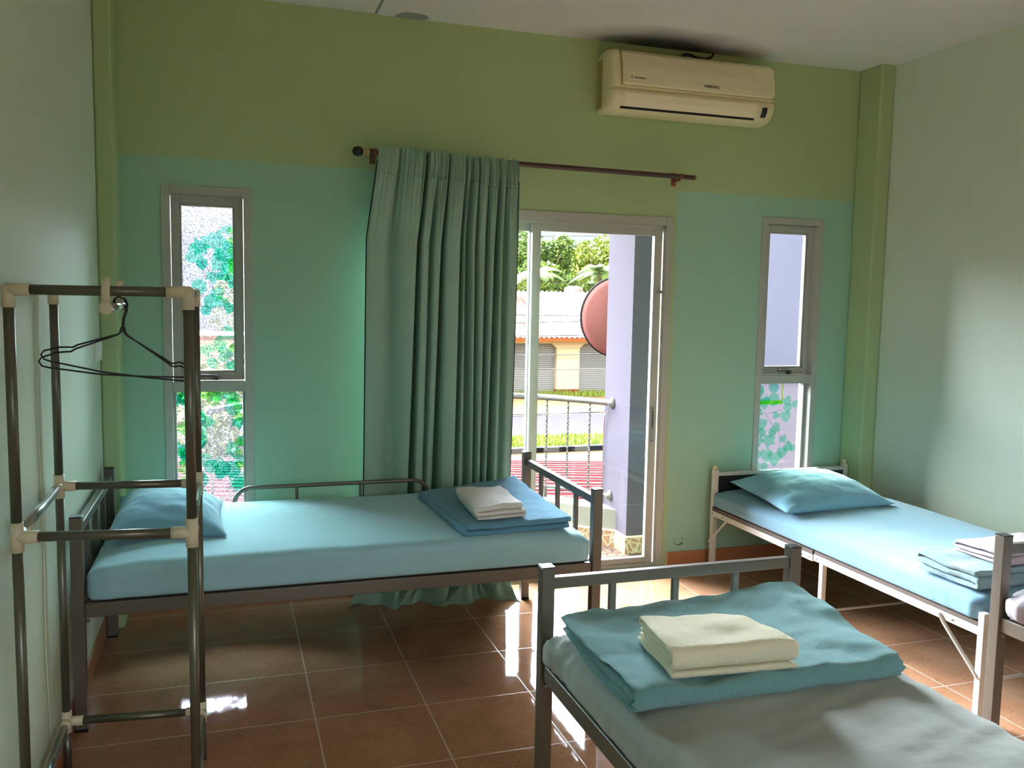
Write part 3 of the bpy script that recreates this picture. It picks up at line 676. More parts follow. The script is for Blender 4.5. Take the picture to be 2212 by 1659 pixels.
# curtain sheet. grooves: (top s, bottom s, top width, bottom width, depth) with s across the cloth 0..1
GR = [(0.155, 0.20, 0.030, 0.055, 0.030), (0.345, 0.300, 0.010, 0.018, 0.105), (0.425, 0.395, 0.014, 0.010, 0.045), (0.50, 0.475, 0.008, 0.022, 0.085), (0.625, 0.615, 0.012, 0.012, 0.070), (0.66, 0.70, 0.016, 0.020, 0.055),
      (0.72, 0.76, 0.010, 0.010, 0.045), (0.79, 0.80, 0.010, 0.012, 0.05), (0.86, 0.845, 0.012, 0.020, 0.080), (0.915, 0.93, 0.016, 0.022, 0.040)]
def curtain_point(s, t):
    """s across, t down (0 top .. 1 bottom)"""
    tt = max(0.0, (t - 0.10) / 0.90)
    xl = 1.700 - 0.058 * min(1, t * 5) - 0.022 * t
    xr = 2.386 - 0.020 * t ** 2 - 0.012 * t
    xx = xl + (xr - xl) * s
    g = 0
    for a, b_, wa, wb, d in GR:
        c = a + (b_ - a) * tt; w_ = wa + (wb - wa) * tt
        g += d * math.exp(-((s - c) / w_) ** 2)
    gather = math.exp(-(t / 0.05) ** 2)
    y = -0.150 + 1.35 * g * (0.45 + 0.55 * min(1, t * 6)) - 0.012 * sin(s * 23 + 1.0) * (0.4 + t)
    y += 0.007 * noise.noise(Vector((s * 60, t * 5, 3))) * (1 - min(1, t * 5)) * 2.0
    hd = math.exp(-(t / 0.12) ** 1.6)
    rp = noise.noise(Vector((s * 30 + 4 * s * s * 8, t * 2.0, 11))) + 0.6 * noise.noise(Vector((s * 62, t * 5.0, 5)))
    y += hd * 0.030 * (abs(rp) * 1.6 - 0.35) * (0.55 + 0.75 * s)
    y = min(y, -0.022) if t < 0.9 else min(y, -0.02)
    z = 2.195 - 2.195 * t
    if t < 0.032:
        z += 0.016 * noise.noise(Vector((s * 45, 0, 0))) + 0.010 * noise.noise(Vector((s * 110, 2, 0)))
        y = -0.08 + (y + 0.08) * (0.55 + t / 0.032 * 0.45)
    z -= 0.025 * s * (1 - t)
    return Vector((xx, y, z))
bm = bmesh.new(); NS, NT = 320, 90; grid = []
for j in range(NT + 1):
    t = (j / NT) ** 1.15; row = []
    for i in range(NS + 1):
        p = curtain_point(i / NS, t * 0.965)
        row.append(p)
    grid.append(row)
# puddle on the floor: cloth spreads into the room and to the right
s_ = []
NP = 22
for j in range(1, NP + 1):
    q = j / NP; row = []
    for i in range(NS + 1):
        s = i / NS; b0 = grid[NT][i]
        xe = 1.530 + (2.350 - 1.530) * s + 0.030 * sin(s * 7 + 1) * q
        ye = -0.165 - 0.115 * s + 0.035 * sin(s * 17) + 0.02 * sin(s * 41)
        xx = b0.x + (xe - b0.x) * q; yy = b0.y + (ye - b0.y) * q ** 1.2
        z = max(0.0016 if q < 1 else 0.0, b0.z * (1 - q) ** 1.5 + 0.034 * (0.5 + 0.5 * sin(s * 26 + q * 4)) * sin(q * pi) + 0.022 * (0.5 + noise.noise(Vector((s * 9, q * 3, 1)))) * (1 - q ** 3))
        row.append(Vector((xx, yy, z)))
    s_.append(row)
rows = grid + s_
V = [[bm.verts.new(p) for p in r_] for r_ in rows]
for a, c in zip(V, V[1:]):
    for i in range(NS): bm.faces.new((a[i], a[i + 1], c[i + 1], c[i]))
curt = obj('curtain', bm, 'curtain_cloth', smooth=True)
sol = curt.modifiers.new('thick', 'SOLIDIFY'); sol.thickness = 0.0022; sol.offset = 0
tag(curt, 'grey green curtain gathered on the rod with its hem heaped on the floor', 'curtain')
def C_(p): return p - Vector(curt.location)
def child_curve(pts, r, name, mat, par, seg=5):
    bm = bmesh.new(); tube(bm, pts, r, seg=seg); return obj(name, bm, mat, par, smooth=True)
# header seam casing and black overlocked edge
child_curve([curtain_point(0, t) + Vector((-0.002, -0.002, 0)) for t in [k / 60 for k in range(2, 58)]], 0.0028, 'edge_binding', 'curtain_edge', curt)
child_curve([curtain_point(1, t) + Vector((0.001, -0.002, 0)) for t in [k / 60 for k in range(3, 58)]], 0.0018, 'edge_binding', 'curtain_edge', curt)
seam = [curtain_point(i / 160, 0.060) + Vector((0, -0.0050, 0.004 * math.exp(-((i / 160 - 0.42) / 0.02) ** 2) * 3)) for i in range(161)]
child_curve(seam, 0.0032, 'header_seam', 'curtain_cloth', curt)

# ------------------------------------------------------------------ beds
def cyl_bolt(bm, x, y, z, ax='Y', r=0.006, d=0.003):
    lathe(bm, [(r, -d), (r * 0.8, -d * 1.4), (r, d)], (x, y, z), ax, 10)
def metal_bed(name, label, x0, x1, y0, y1, ztop, ends, guard=None, group=None, rail=(0.395, 0.445)):
    """posts at the four corners; ends: axis of the long side ('X' or 'Y')"""
    cx, cy = (x0 + x1) / 2, (y0 + y1) / 2; p = 0.0195
    bed = thing(name, label, 'bed', (cx, cy, 0), group)
    for px in (x0, x1):
        for py in (y0, y1):
            po = obj('post', B((px - p, px + p, py - p, py + p, 0.006, ztop - 0.004)), 'bed_metal', bed, bevel=0.0025)
            obj('post_cap', B((px - p - 0.0005, px + p + 0.0005, py - p - 0.0005, py + p + 0.0005, ztop - 0.004, ztop)), 'black_cap', po, bevel=0.0015)
            obj('foot_cap', B((px - p - 0.001, px + p + 0.001, py - p - 0.001, py + p + 0.001, 0.0, 0.010)), 'black_cap', po)
    zt0, zt1 = ztop - 0.068, ztop - 0.034
    for e_ in (0, 1):
        if ends == 'X':
            q = (x0, x1)[e_]
            obj('top_rail', B((q - 0.013, q + 0.013, y0 + p, y1 - p, zt0, zt1)), 'bed_metal', bed, bevel=0.003)
            obj('end_rail', B((q - 0.013, q + 0.013, y0 + p, y1 - p, rail[0], rail[1])), 'bed_metal', bed, bevel=0.003)
            for k in (1, 2, 3):
                yy = y0 + (y1 - y0) * k / 4; obj('bar', B((q - 0.009, q + 0.009, yy - 0.010, yy + 0.010, rail[1], zt0)), 'bed_metal', bed, bevel=0.002)
        else:
            q = (y0, y1)[e_]
            obj('top_rail', B((x0 + p, x1 - p, q - 0.013, q + 0.013, zt0, zt1)), 'bed_metal', bed, bevel=0.003)
            obj('end_rail', B((x0 + p, x1 - p, q - 0.013, q + 0.013, rail[0], rail[1])), 'bed_metal', bed, bevel=0.003)
            for k in (1, 2, 3):
                xx = x0 + (x1 - x0) * k / 4; obj('bar', B((xx - 0.010, xx + 0.010, q - 0.009, q + 0.009, rail[1], zt0)), 'bed_metal', bed, bevel=0.002)
    if ends == 'X':
        for yy in (y0, y1):
            r_ = obj('side_rail', B((x0 + p, x1 - p, yy - 0.012, yy + 0.012, rail[0], rail[1])), 'bed_metal', bed, bevel=0.003)
            for bx in (x0 + 0.028, x1 - 0.028):
                bm = bmesh.new(); cyl_bolt(bm, bx, yy - 0.006, rail[0] - 0.012); obj('bolt', bm, 'bolt_steel', r_)
        obj('bed_base', B((x0 + 0.022, x1 - 0.022, y0 + 0.014, y1 - 0.014, rail[1] - 0.012, rail[1] + 0.003)), 'bed_board', bed)
    else:
        for xx in (x0, x1):
            r_ = obj('side_rail', B((xx - 0.012, xx + 0.012, y0 + p, y1 - p, rail[0], rail[1])), 'bed_metal', bed, bevel=0.003)
            for by in (y0 + 0.028, y1 - 0.028):
                bm = bmesh.new(); cyl_bolt(bm, xx - 0.006, by, rail[0] - 0.012, 'X'); obj('bolt', bm, 'bolt_steel', r_)
        obj('bed_base', B((x0 + 0.014, x1 - 0.014, y0 + 0.022, y1 - 0.022, rail[1] - 0.012, rail[1] + 0.003)), 'bed_board', bed)
    if guard:
        gx0, gx1, gy, gz = guard
        pts = [(gx0, gy, 0.40), (gx0, gy, gz - 0.075)] + arc((gx0 + 0.075, gy, gz - 0.075), 0.075, pi, pi / 2, 7) + arc((gx1 - 0.075, gy, gz - 0.075), 0.075, pi / 2, 0, 7) + [(gx1, gy, 0.40)]
        g = obj('guard_rail', T(pts, 0.0095, seg=12), 'bed_metal', bed, smooth=True)
        for sx in (gx0 + 0.275, (gx0 + gx1) / 2 + 0.12):
            obj('guard_post', B((sx - 0.007, sx + 0.007, gy - 0.004, gy + 0.004, 0.42, gz - 0.006)), 'bed_metal', g)
    return bed
metal_bed('metal_bed', 'single metal bed with teal sheet standing along the window wall', 0.527, 2.413, -1.125, -0.258, 0.745, 'X', guard=(1.035, 1.925, -0.232, 0.622), group='grey square tube beds')
metal_bed('metal_bed', 'single metal bed with sage green sheet nearest the camera', 1.880, 2.712, -3.88, -1.992, 0.730, 'Y', group='grey square tube beds')
metal_bed('metal_bed', 'metal bed with grey satin sheet cut off by the right edge', 3.510, 4.375, -3.93, -2.050, 0.728, 'Y', group='grey square tube beds')

def mattress(name, label, x0, x1, y0, y1, z0, z1, mat, r=0.035, seed=0, wr=0.006, droop=0.02, long_axis='X', crease=0.0):
    nx, ny, nz = (120, 56, 10) if long_axis == 'X' else (56, 120, 10)
    bm = bmesh.new(); V = {}
    def P(i, j, k):
        key = (i, j, k)
        if key in V: return V[key]
        def rem(a):  # finer near edges
            return a
        x = x0 + (x1 - x0) * i / nx; y = y0 + (y1 - y0) * j / ny; z = z0 + (z1 - z0) * k / nz
        c = Vector((min(max(x, x0 + r), x1 - r), min(max(y, y0 + r), y1 - r), min(max(z, z0 + r * 0.6), z1 - r)))
        d = Vector((x, y, z)) - c
        if d.length > 1e-6: p = c + d.normalized() * min(d.length, r)
        else: p = Vector((x, y, z))
        dn = d.normalized() if d.length > 1e-6 else Vector((0, 0, 1))
        u, v_ = (p.x - x0) / (x1 - x0), (p.y - y0) / (y1 - y0)
        e_ = min(p.x - x0, x1 - p.x, p.y - y0, y1 - p.y)
        if True:
            cd = min(min(p.x - x0, x1 - p.x), 0.25) / 0.25, min(min(p.y - y0, y1 - p.y), 0.25) / 0.25
            kz = max(0.0, (z - z0) / (z1 - z0) - 0.15) / 0.85
            p.z -= kz * droop * ((1 - cd[0]) ** 2 * 0.9 + (1 - cd[1]) ** 2 * 0.25)
            p.z += kz * 0.004 * noise.noise(Vector((p.x * 2.2, p.y * 2.2, seed)))
        if crease: p.z += kz * crease * (noise.noise(Vector((p.x * 2.5 + p.y * 1.2, p.y * 13 - p.x * 5, seed + 2))) + 0.6 * noise.noise(Vector((p.x * 4 - p.y * 2, p.y * 27 - p.x * 9, seed + 7))))
        # pulled creases toward the corners and hem
        cdist = min(((p.x - a) ** 2 + (p.y - b_) ** 2) ** 0.5 for a in (x0, x1) for b_ in (y0, y1))
        am = wr * (0.12 + 1.1 * math.exp(-(cdist / 0.13) ** 2)) * (0.4 + 0.6 * (1 if k < nz else 0.5))
        ang = p.x * 46 + p.y * 46
        dn = Vector((dn.x, dn.y, max(dn.z, 0.0)))
        p += dn * am * (noise.noise(Vector((p.x * 34, p.y * 34, p.z * 5 + seed))) + 0.7 * noise.noise(Vector((p.x * 15, p.y * 15, p.z * 3 + seed + 5))))
        V[key] = bm.verts.new(p); return V[key]
    for i in range(nx):
        for j in range(ny):
            bm.faces.new((P(i, j, nz), P(i + 1, j, nz), P(i + 1, j + 1, nz), P(i, j + 1, nz)))
            bm.faces.new((P(i, j, 0), P(i, j + 1, 0), P(i + 1, j + 1, 0), P(i + 1, j, 0)))
    for k in range(nz):
        for i in range(nx):
            bm.faces.new((P(i, 0, k), P(i + 1, 0, k), P(i + 1, 0, k + 1), P(i, 0, k + 1))); bm.faces.new((P(i, ny, k), P(i, ny, k + 1), P(i + 1, ny, k + 1), P(i + 1, ny, k)))
        for j in range(ny):
            bm.faces.new((P(0, j, k), P(0, j, k + 1), P(0, j + 1, k + 1), P(0, j + 1, k))); bm.faces.new((P(nx, j, k), P(nx, j + 1, k), P(nx, j + 1, k + 1), P(nx, j, k + 1)))
    o = obj(name, bm, mat, smooth=True)
    return tag(o, label, 'mattress')
mattress('mattress', 'mattress in a smooth teal fitted sheet on the bed under the left window', 0.556, 2.388, -1.142, -0.282, 0.452, 0.582, 'sheet_teal', 0.032, 1, droop=0.030, crease=0.001)
mattress('mattress', 'mattress in a creased sage green sheet on the nearest bed', 1.862, 2.690, -3.85, -2.022, 0.452, 0.572, 'sheet_sage', 0.045, 4, wr=0.019, droop=0.03, long_axis='Y', crease=0.0045)
mattress('mattress', 'mattress in shiny grey satin sheet at the right edge', 3.486, 4.36, -3.90, -2.073, 0.452, 0.572, 'sheet_grey', 0.05, 9, wr=0.018, droop=0.03, long_axis='Y')

# folding bed along the right wall
fb = thing('folding_bed', 'low white metal folding bed with black headboard under the right window', 'bed', (4.01, -1.0, 0))
hx0, hx1, hy = 3.592, 4.452, -0.072
for hx in (hx0, hx1):
    po = obj('head_post', B((hx - 0.014, hx + 0.014, hy - 0.016, hy + 0.016, 0, 0.568)), 'bed_metal_white', fb, bevel=0.003)
    bm = bmesh.new(); lathe(bm, [(0.010, 0), (0.012, 0.003), (0.0135, 0.012), (0.011, 0.020), (0.004, 0.024)], (hx, hy, 0.568), 'Z', 14); obj('finial', bm, 'cream_knob', po, smooth=True)
obj('head_rail', B((hx0 + 0.014, hx1 - 0.014, hy - 0.012, hy + 0.012, 0.532, 0.552)), 'bed_metal_white', fb, bevel=0.002)
obj('headboard', B((hx0 + 0.014, hx1 - 0.014, hy - 0.006, hy + 0.006, 0.37, 0.532)), 'black_panel', fb)
for sx in (3.578, 4.452):
    s1 = obj('side_rail', B((sx - 0.010, sx + 0.010, -0.976, hy - 0.016, 0.312, 0.342)), 'bed_metal_white', fb, bevel=0.002)
    s2 = obj('side_rail', B((sx - 0.010, sx + 0.010, -1.915, -0.984, 0.318, 0.348)), 'bed_metal_white', fb, bevel=0.002)
    for yy, zz, par in ((-0.10, 0.327, s1), (-0.20, 0.327, s1), (-0.90, 0.327, s1), (-0.955, 0.327, s1), (-1.01, 0.333, s2), (-1.80, 0.333, s2)):
        bm = bmesh.new(); cyl_bolt(bm, sx - 0.010, yy, zz, 'X', 0.005, 0.002); obj('bolt', bm, 'bolt_steel', par)
    obj('foot_post', B((sx - 0.014, sx + 0.014, -1.945, -1.917, 0, 0.405)), 'bed_metal_white', fb, bevel=0.003)
    obj('middle_leg', B((sx - 0.012, sx + 0.012, -1.055, -1.028, 0, 0.320)), 'bed_metal_white', fb, bevel=0.003)
    ox = -0.013 if sx < 4 else 0.013
    bm = bmesh.new(); tube(bm, [(sx + ox, -0.275, 0.330), (sx + ox, -0.245, 0.315), (sx + ox, -0.080, 0.165)], 0.0080, seg=8, flat=0.6); obj('brace', bm, 'bed_metal_white', fb)
    bm = bmesh.new(); tube(bm, [(sx + ox, -1.740, 0.338), (sx + ox, -1.762, 0.310), (sx + ox, -1.915, 0.180), (sx + ox, -1.930, 0.166)], 0.0095, seg=8, flat=0.6); obj('brace', bm, 'bed_metal_white', fb)
obj('stretcher', T([(3.578, -1.041, 0.095), (4.452, -1.041, 0.095)], 0.006, seg=8), 'bed_metal_white', fb)
obj('stretcher', T([(3.578, -1.931, 0.150), (4.452, -1.931, 0.150)], 0.006, seg=8), 'bed_metal_white', fb)
obj('bed_base', B((3.570, 4.455, -0.972, -0.092, 0.343, 0.362)), 'bed_board', fb)
obj('bed_base', B((3.570, 4.455, -1.910, -0.986, 0.349, 0.364)), 'bed_board', fb)
mattress('mattress', 'mattress in pale blue sheet on the low folding bed by the right wall', 3.566, 4.450, -1.912, -0.096, 0.367, 0.466, 'sheet_blue', 0.028, 13, wr=0.007, droop=0.020, long_axis='Y', crease=0.0015)

# ------------------------------------------------------------------ pillows
def pillow(name, label, corners, zc, h, mat, tilt=(0, 0), seed=0):
    """corners: p00 p10 p11 p01 plan points"""
    n_ = 44; bm = bmesh.new(); c = [Vector((*q, 0)) for q in corners]
    def plan(u, v_):
        a, b_ = (u + 1) / 2, (v_ + 1) / 2
        u2 = u * (1 - 0.085 * (1 - v_ * v_)); v2 = v_ * (1 - 0.085 * (1 - u * u)); a, b_ = (u2 + 1) / 2, (v2 + 1) / 2
        return c[0] * (1 - a) * (1 - b_) + c[1] * a * (1 - b_) + c[2] * a * b_ + c[3] * (1 - a) * b_
    grid_ = {}
    for side in (0, 1):
        for i in range(n_ + 1):
            for j in range(n_ + 1):
                u = -1 + 2 * i / n_; v_ = -1 + 2 * j / n_
                u = math.copysign(abs(u) ** 0.85, u); v_ = math.copysign(abs(v_) ** 0.85, v_)
                t = max(0, (1 - abs(u) ** 2.4)) ** 0.62 * max(0, (1 - abs(v_) ** 2.4)) ** 0.62
                edge = i in (0, n_) or j in (0, n_)
                if side and edge: grid_[(1, i, j)] = grid_[(0, i, j)]; continue
                p = plan(u, v_)
                wr = 0.012 * (noise.noise(Vector((p.x * 9 + seed, p.y * 14, 0))) + 0.5 * noise.noise(Vector((p.x * 22, p.y * 26, seed)))) * (t ** 0.4) * (1 - 0.4 * t)
                base = zc + tilt[0] * (u + 1) / 2 + tilt[1] * (v_ + 1) / 2
                p.z = base + 0.018 + (h * 0.80 * t + wr if side == 0 else -min(0.016, h * 0.5 * t) + 0.0)
                grid_[(side, i, j)] = bm.verts.new(p)
    for side in (0, 1):
        for i in range(n_):
            for j in range(n_):
                f = [grid_[(side, i, j)], grid_[(side, i + 1, j)], grid_[(side, i + 1, j + 1)], grid_[(side, i, j + 1)]]
                if len(set(f)) > 2: bm.faces.new(f if side == 0 else f[::-1])
    o = obj(name, bm, mat, smooth=True)
    return tag(o, label, 'pillow')
pillow('pillow', 'plump dusty teal pillow leaning on the headboard behind the clothes rack', [(1.005, -0.915), (0.990, -0.300), (0.570, -0.310), (0.590, -0.935)], 0.572, 0.125, 'pillow_teal', tilt=(0.0, 0.035), seed=2)
pillow('pillow', 'plump bright blue pillow at the head of the folding bed', [(3.585, -0.745), (4.270, -0.700), (4.340, -0.130), (3.640, -0.135)], 0.462, 0.135, 'pillow_blue', tilt=(0.0, 0.03), seed=7)

# ------------------------------------------------------------------ folded blankets and towels
def ribbon(layers, Lu, seq, nu=40):
    """centreline (U, Z, half thickness) through layers in order; seq = [(layer, from_side)]"""
    pts = []
    for n_i, (k, frm, u0, u1) in enumerate(seq):
        zc, t = layers[k]
        for i in range(nu + 1):
            a = i / nu; a = a if frm == 0 else 1 - a
            pts.append(((u0 + (u1 - u0) * a) * Lu, zc, t * 0.485))
        if n_i < len(seq) - 1:
            k2 = seq[n_i + 1][0]; z2, t2 = layers[k2]; ue = pts[-1][0]; sg = 1 if frm == 0 else -1
            for i in range(1, 10):
                a = -pi / 2 + pi * i / 10; rz = (z2 - zc) / 2
                pts.append((ue + sg * cos(a) * min(abs(rz), 0.03), (zc + z2) / 2 + sin(a) * rz, (t * (1 - i / 10) + t2 * i / 10) * 0.485))
    return pts
def folded(name, label, cat, corners, z0, ts, mat, start=0, mode='S', noise_amp=0.004, lifts=(0, 0, 0, 0), vjit=0.015, seed=0, ujit=None, sag=0.0, nv=46, nu=40, base=None):
    """folded cloth: corners plan p(u0v0) p(u1v0) p(u1v1) p(u0v1); u is the folding direction, v the length of the fold.
    mode 'S' zigzag; 'N' folded twice in half so that the edge at u=0 is one smooth fold; base = thickness of a loose layer underneath"""
    c = [Vector((*q, 0)) for q in corners]; Lu = (c[1] - c[0]).length; rnd = random.Random(seed)
    z = z0; ribs = []
    if base:
        ribs.append(ribbon([(z + base / 2, base)], Lu, [(0, 0, 0.0, 1.0)], nu)); z += base + 0.001
    layers = []
    for t in ts: layers.append((z + t / 2, t)); z += t + 0.0012
    Ltot = z - z0
    if mode == 'S':
        seq = []
        for k, t in enumerate(ts):
            fwd = (k % 2 == 0) ^ (start == 1); m0 = t / 2 / Lu; j_ = (ujit[k] if ujit else 0) / 2
            seq.append((k, 0 if fwd else 1, m0 + j_, 1 - m0 - j_))
    else:
        m_out = (layers[3][0] - layers[0][0]) / 2 / Lu; m_in = (layers[2][0] - layers[1][0]) / 2 / Lu + ts[0] * 1.1 / Lu; e1 = 1 - (layers[3][0] - layers[2][0]) / 2 / Lu
        seq = [(0, 1, m_out, 0.985), (3, 0, m_out, e1), (2, 1, m_in, e1), (1, 0, m_in, 0.97)]
    ribs.append(ribbon(layers, Lu, seq, nu))
    bm = bmesh.new()
    for ri, cl in enumerate(ribs):
        n_p = len(cl); A_, B_ = [], []
        for i, (U, Z, th) in enumerate(cl):
            p0 = cl[max(0, i - 1)]; p1 = cl[min(n_p - 1, i + 1)]; tx, tz = p1[0] - p0[0], p1[1] - p0[1]; l = (tx * tx + tz * tz) ** 0.5 or 1
            nx, nz = -tz / l, tx / l; A_.append((U + nx * th, Z + nz * th, U, Z)); B_.append((U - nx * th, Z - nz * th, U, Z))
        ph = rnd.uniform(0, 9); rings = []
        for j in range(nv + 1):
            # cluster rings near both ends so the rims are rounded
            v_ = 0.5 - 0.5 * cos(pi * j / nv); e_ = min(v_, 1 - v_); Lv = (c[3] - c[0]).length
            shr = min(1.0, 0.35 + (e_ * Lv / 0.012) ** 0.5 * 0.65); ring = []
            for lst in (A_, B_):
                row = []
                for (U, Z, U0, Zc) in lst:
                    uu = (U0 + (U - U0) * shr) / Lu; zq = Zc + (Z - Zc) * shr; hh = (zq - z0) / Ltot
                    vv = v_ + vjit * noise.noise(Vector((hh * 5 + ph, uu * 2.0, seed))) * (1 if v_ > 0.5 else -1) * abs(2 * v_ - 1)
                    P = c[0] * (1 - uu) * (1 - vv) + c[1] * uu * (1 - vv) + c[2] * uu * vv + c[3] * (1 - uu) * vv
                    lift = lifts[0] * (1 - uu) ** 2 * (1 - vv) ** 2 + lifts[1] * uu ** 2 * (1 - vv) ** 2 + lifts[2] * uu ** 2 * vv ** 2 + lifts[3] * (1 - uu) ** 2 * vv ** 2
                    nn = noise.noise(Vector((P.x * 7 + seed, P.y * 7, 0.0))) + 0.5 * noise.noise(Vector((P.x * 17, P.y * 17, seed))) + 0.12 * noise.noise(Vector((P.x * 90, P.y * 90, seed)))
                    P.z = max(zq + noise_amp * nn * (0.2 + hh) * 1.6 + lift * (0.3 + hh) - sag * hh * sin(pi * min(max(uu, 0), 1)) * sin(pi * min(max(vv, 0), 1)), z0 + 0.0005)
                    P.x += 0.004 * noise.noise(Vector((P.y * 10, zq * 30, seed))); P.y += 0.004 * noise.noise(Vector((P.x * 10, zq * 30, seed + 3)))
                    row.append(bm.verts.new(P))
                ring.append(row)
            rings.append(ring)
        for (A, Bq), (Cq, D) in zip(rings, rings[1:]):
            for i in range(n_p - 1):
                bm.faces.new((A[i], A[i + 1], Cq[i + 1], Cq[i])); bm.faces.new((Bq[i], D[i], D[i + 1], Bq[i + 1]))
            bm.faces.new((A[0], Cq[0], D[0], Bq[0])); bm.faces.new((A[-1], Bq[-1], D[-1], Cq[-1]))
        for A, Bq in (rings[0], rings[-1]):
            for i in range(n_p - 1): bm.faces.new((A[i], Bq[i], Bq[i + 1], A[i + 1]))
    o = obj(name, bm, mat, smooth=True)
    return tag(o, label, cat)
# left bed: blanket folded along x, towel on it
folded('folded_blanket', 'blue fleece blanket folded flat at the foot of the teal sheeted bed', 'blanket', [(1.868, -1.105), (2.335, -1.075), (2.335, -0.325), (1.835, -0.450)], 0.574, [0.022, 0.024], 'blanket_blue', start=1, noise_amp=0.004, lifts=(0, 0.0, 0.022, 0), vjit=0.006, seed=3, ujit=[0.03, 0.0])
folded('folded_towel', 'white towel folded on the blue blanket of the teal sheeted bed', 'towel', [(1.930, -1.062), (2.140, -1.045), (2.150, -0.700), (1.950, -0.680)], 0.624, [0.014, 0.017, 0.024], 'towel_white', start=0, noise_amp=0.005, lifts=(0, 0.0, 0, 0), vjit=0.015, seed=8, ujit=[0.0, 0.03, 0])
# nearest bed: folding direction runs in y
folded('folded_blanket', 'large teal fleece blanket folded in layers on the nearest bed', 'blanket', [(1.868, -2.595), (1.905, -2.085), (2.640, -2.085), (2.605, -2.600)], 0.566, [0.0122, 0.0122, 0.0122, 0.0132], 'blanket_teal', mode='N', noise_amp=0.0075, lifts=(0, 0.0, 0.030, 0.006), vjit=0.04, seed=12, ujit=[0.02, 0.0, 0.02, 0.0], sag=0.004, nv=60)
folded('folded_towel', 'thick cream towel folded on the teal blanket of the nearest bed', 'towel', [(1.978, -2.560), (2.010, -2.325), (2.275, -2.400), (2.305, -2.585)], 0.622, [0.0125, 0.0125, 0.0125, 0.0135], 'towel_cream', mode='N', base=0.015, noise_amp=0.005, lifts=(0, 0, 0.0, 0), vjit=0.02, seed=21, ujit=[0.0, 0.04, 0.04])
# folding bed: blanket and towel
folded('folded_blanket', 'pale blue green blanket folded at the foot of the folding bed', 'blanket', [(3.600, -1.870), (3.585, -1.585), (4.20, -1.560), (4.20, -1.860)], 0.462, [0.020, 0.024, 0.022], 'blanket_pale', start=1, noise_amp=0.005, lifts=(0, 0.012, 0, 0), vjit=0.02, seed=31, ujit=[0.02, 0.03, 0.0])
folded('folded_towel', 'pinkish white towel folded on the pale blanket of the folding bed', 'towel', [(3.745, -1.845), (3.730, -1.625), (4.10, -1.600), (4.10, -1.830)], 0.534, [0.013, 0.016, 0.016], 'towel_pink_white', start=1, noise_amp=0.004, vjit=0.02, seed=33, ujit=[0.0, 0.03, 0.0])
folded('folded_blanket', 'dark blue blanket folded on the grey satin sheet at the right edge', 'blanket', [(3.755, -2.56), (3.755, -2.14), (4.30, -2.14), (4.30, -2.56)], 0.562, [0.018, 0.020], 'blanket_navy', start=0, noise_amp=0.004, vjit=0.02, seed=35)

# ------------------------------------------------------------------ clothes rack
rk = thing('clothes_rack', 'tubular clothes rack with cream plastic joints standing by the left wall', 'clothes rack', (0.72, -1.72, 0))
FL, FR, RL, RR = (0.530, -1.985), (0.925, -2.036), (0.525, -1.395), (0.922, -1.437)
zt, zs, zb = 1.492, 0.902, 0.160; rt = 0.0122
def tb(name, a, b_, mat, r=rt): return obj(name, T([a, b_], r, seg=18), mat, rk, smooth=True)
for c_ in (FL, FR, RL, RR):
    for za, zb_, mt in ((0.0, zb - 0.03, 'rack_dark'), (zb + 0.02, zs - 0.03, 'rack_dark'), (zs + 0.03, zt - 0.04, 'rack_dark')): tb('upright', (*c_, za), (*c_, zb_), mt)
    for zj, hh in ((zb, 0.034), (zs, 0.036), (zt - 0.012, 0.030)):
        j = obj('joint', T([(*c_, zj - hh), (*c_, zj + hh - (0.010 if zj > 1.4 else 0))], 0.0150, seg=18), 'rack_joint', rk, smooth=True)
def hbar(a, b_, z, mt):
    A, Bq = Vector((*a, z)), Vector((*b_, z)); d = (Bq - A).normalized()
    tb('cross_bar', A + d * 0.030, Bq - d * 0.030, mt)
    for P, s_g in ((A, 1), (Bq, -1)): obj('joint', T([P, P + d * s_g * 0.048], 0.0150, seg=18), 'rack_joint', rk, smooth=True)
for z in (zs, zt): hbar(FL, FR, z, 'rack_dark')
hbar(RL, RR, zs, 'rack_dark'); hbar(RL, RR, zb, 'rack_dark')
for z in (zs, zb): hbar(FL, RL, z, 'rack_chrome'); hbar(FR, RR, z, 'rack_chrome')
hbar(FR, RR, zt, 'rack_dark'); hbar(FL, RL, zt, 'rack_dark')
mx_ = 0.745
hb = obj('hanging_rail', T([(mx_, -2.045, 1.452), (mx_ + 0.004, -1.72, 1.452)], 0.0110, seg=18), 'rack_chrome', rk, smooth=True)
for yy in (-2.062, -1.712):
    bm = bmesh.new(); lathe(bm, [(0.010, -0.010), (0.0150, -0.006), (0.0150, 0.008), (0.011, 0.012)], (mx_, yy, 1.452), 'Y', 18); obj('rail_end_cap', bm, 'rack_joint', hb, smooth=True)
for yy, zz in ((-2.018, 1.492), (-1.735, 1.492)):
    bm = bmesh.new(); tube(bm, [(mx_ - 0.002, yy - 0.014, 1.452), (mx_ - 0.002, yy - 0.016, 1.492), (mx_ - 0.002, yy - 0.004, 1.512), (mx_ - 0.002, yy + 0.004, 1.522)], 0.0048, seg=8, flat=2.0); obj('rail_hook', bm, 'rack_joint', hb, smooth=True)
obj('cross_bar', T([(0.528, -1.735, 1.500), (0.924, -1.765, 1.500)], 0.0001, seg=4), 'rack_joint', rk) if False else None

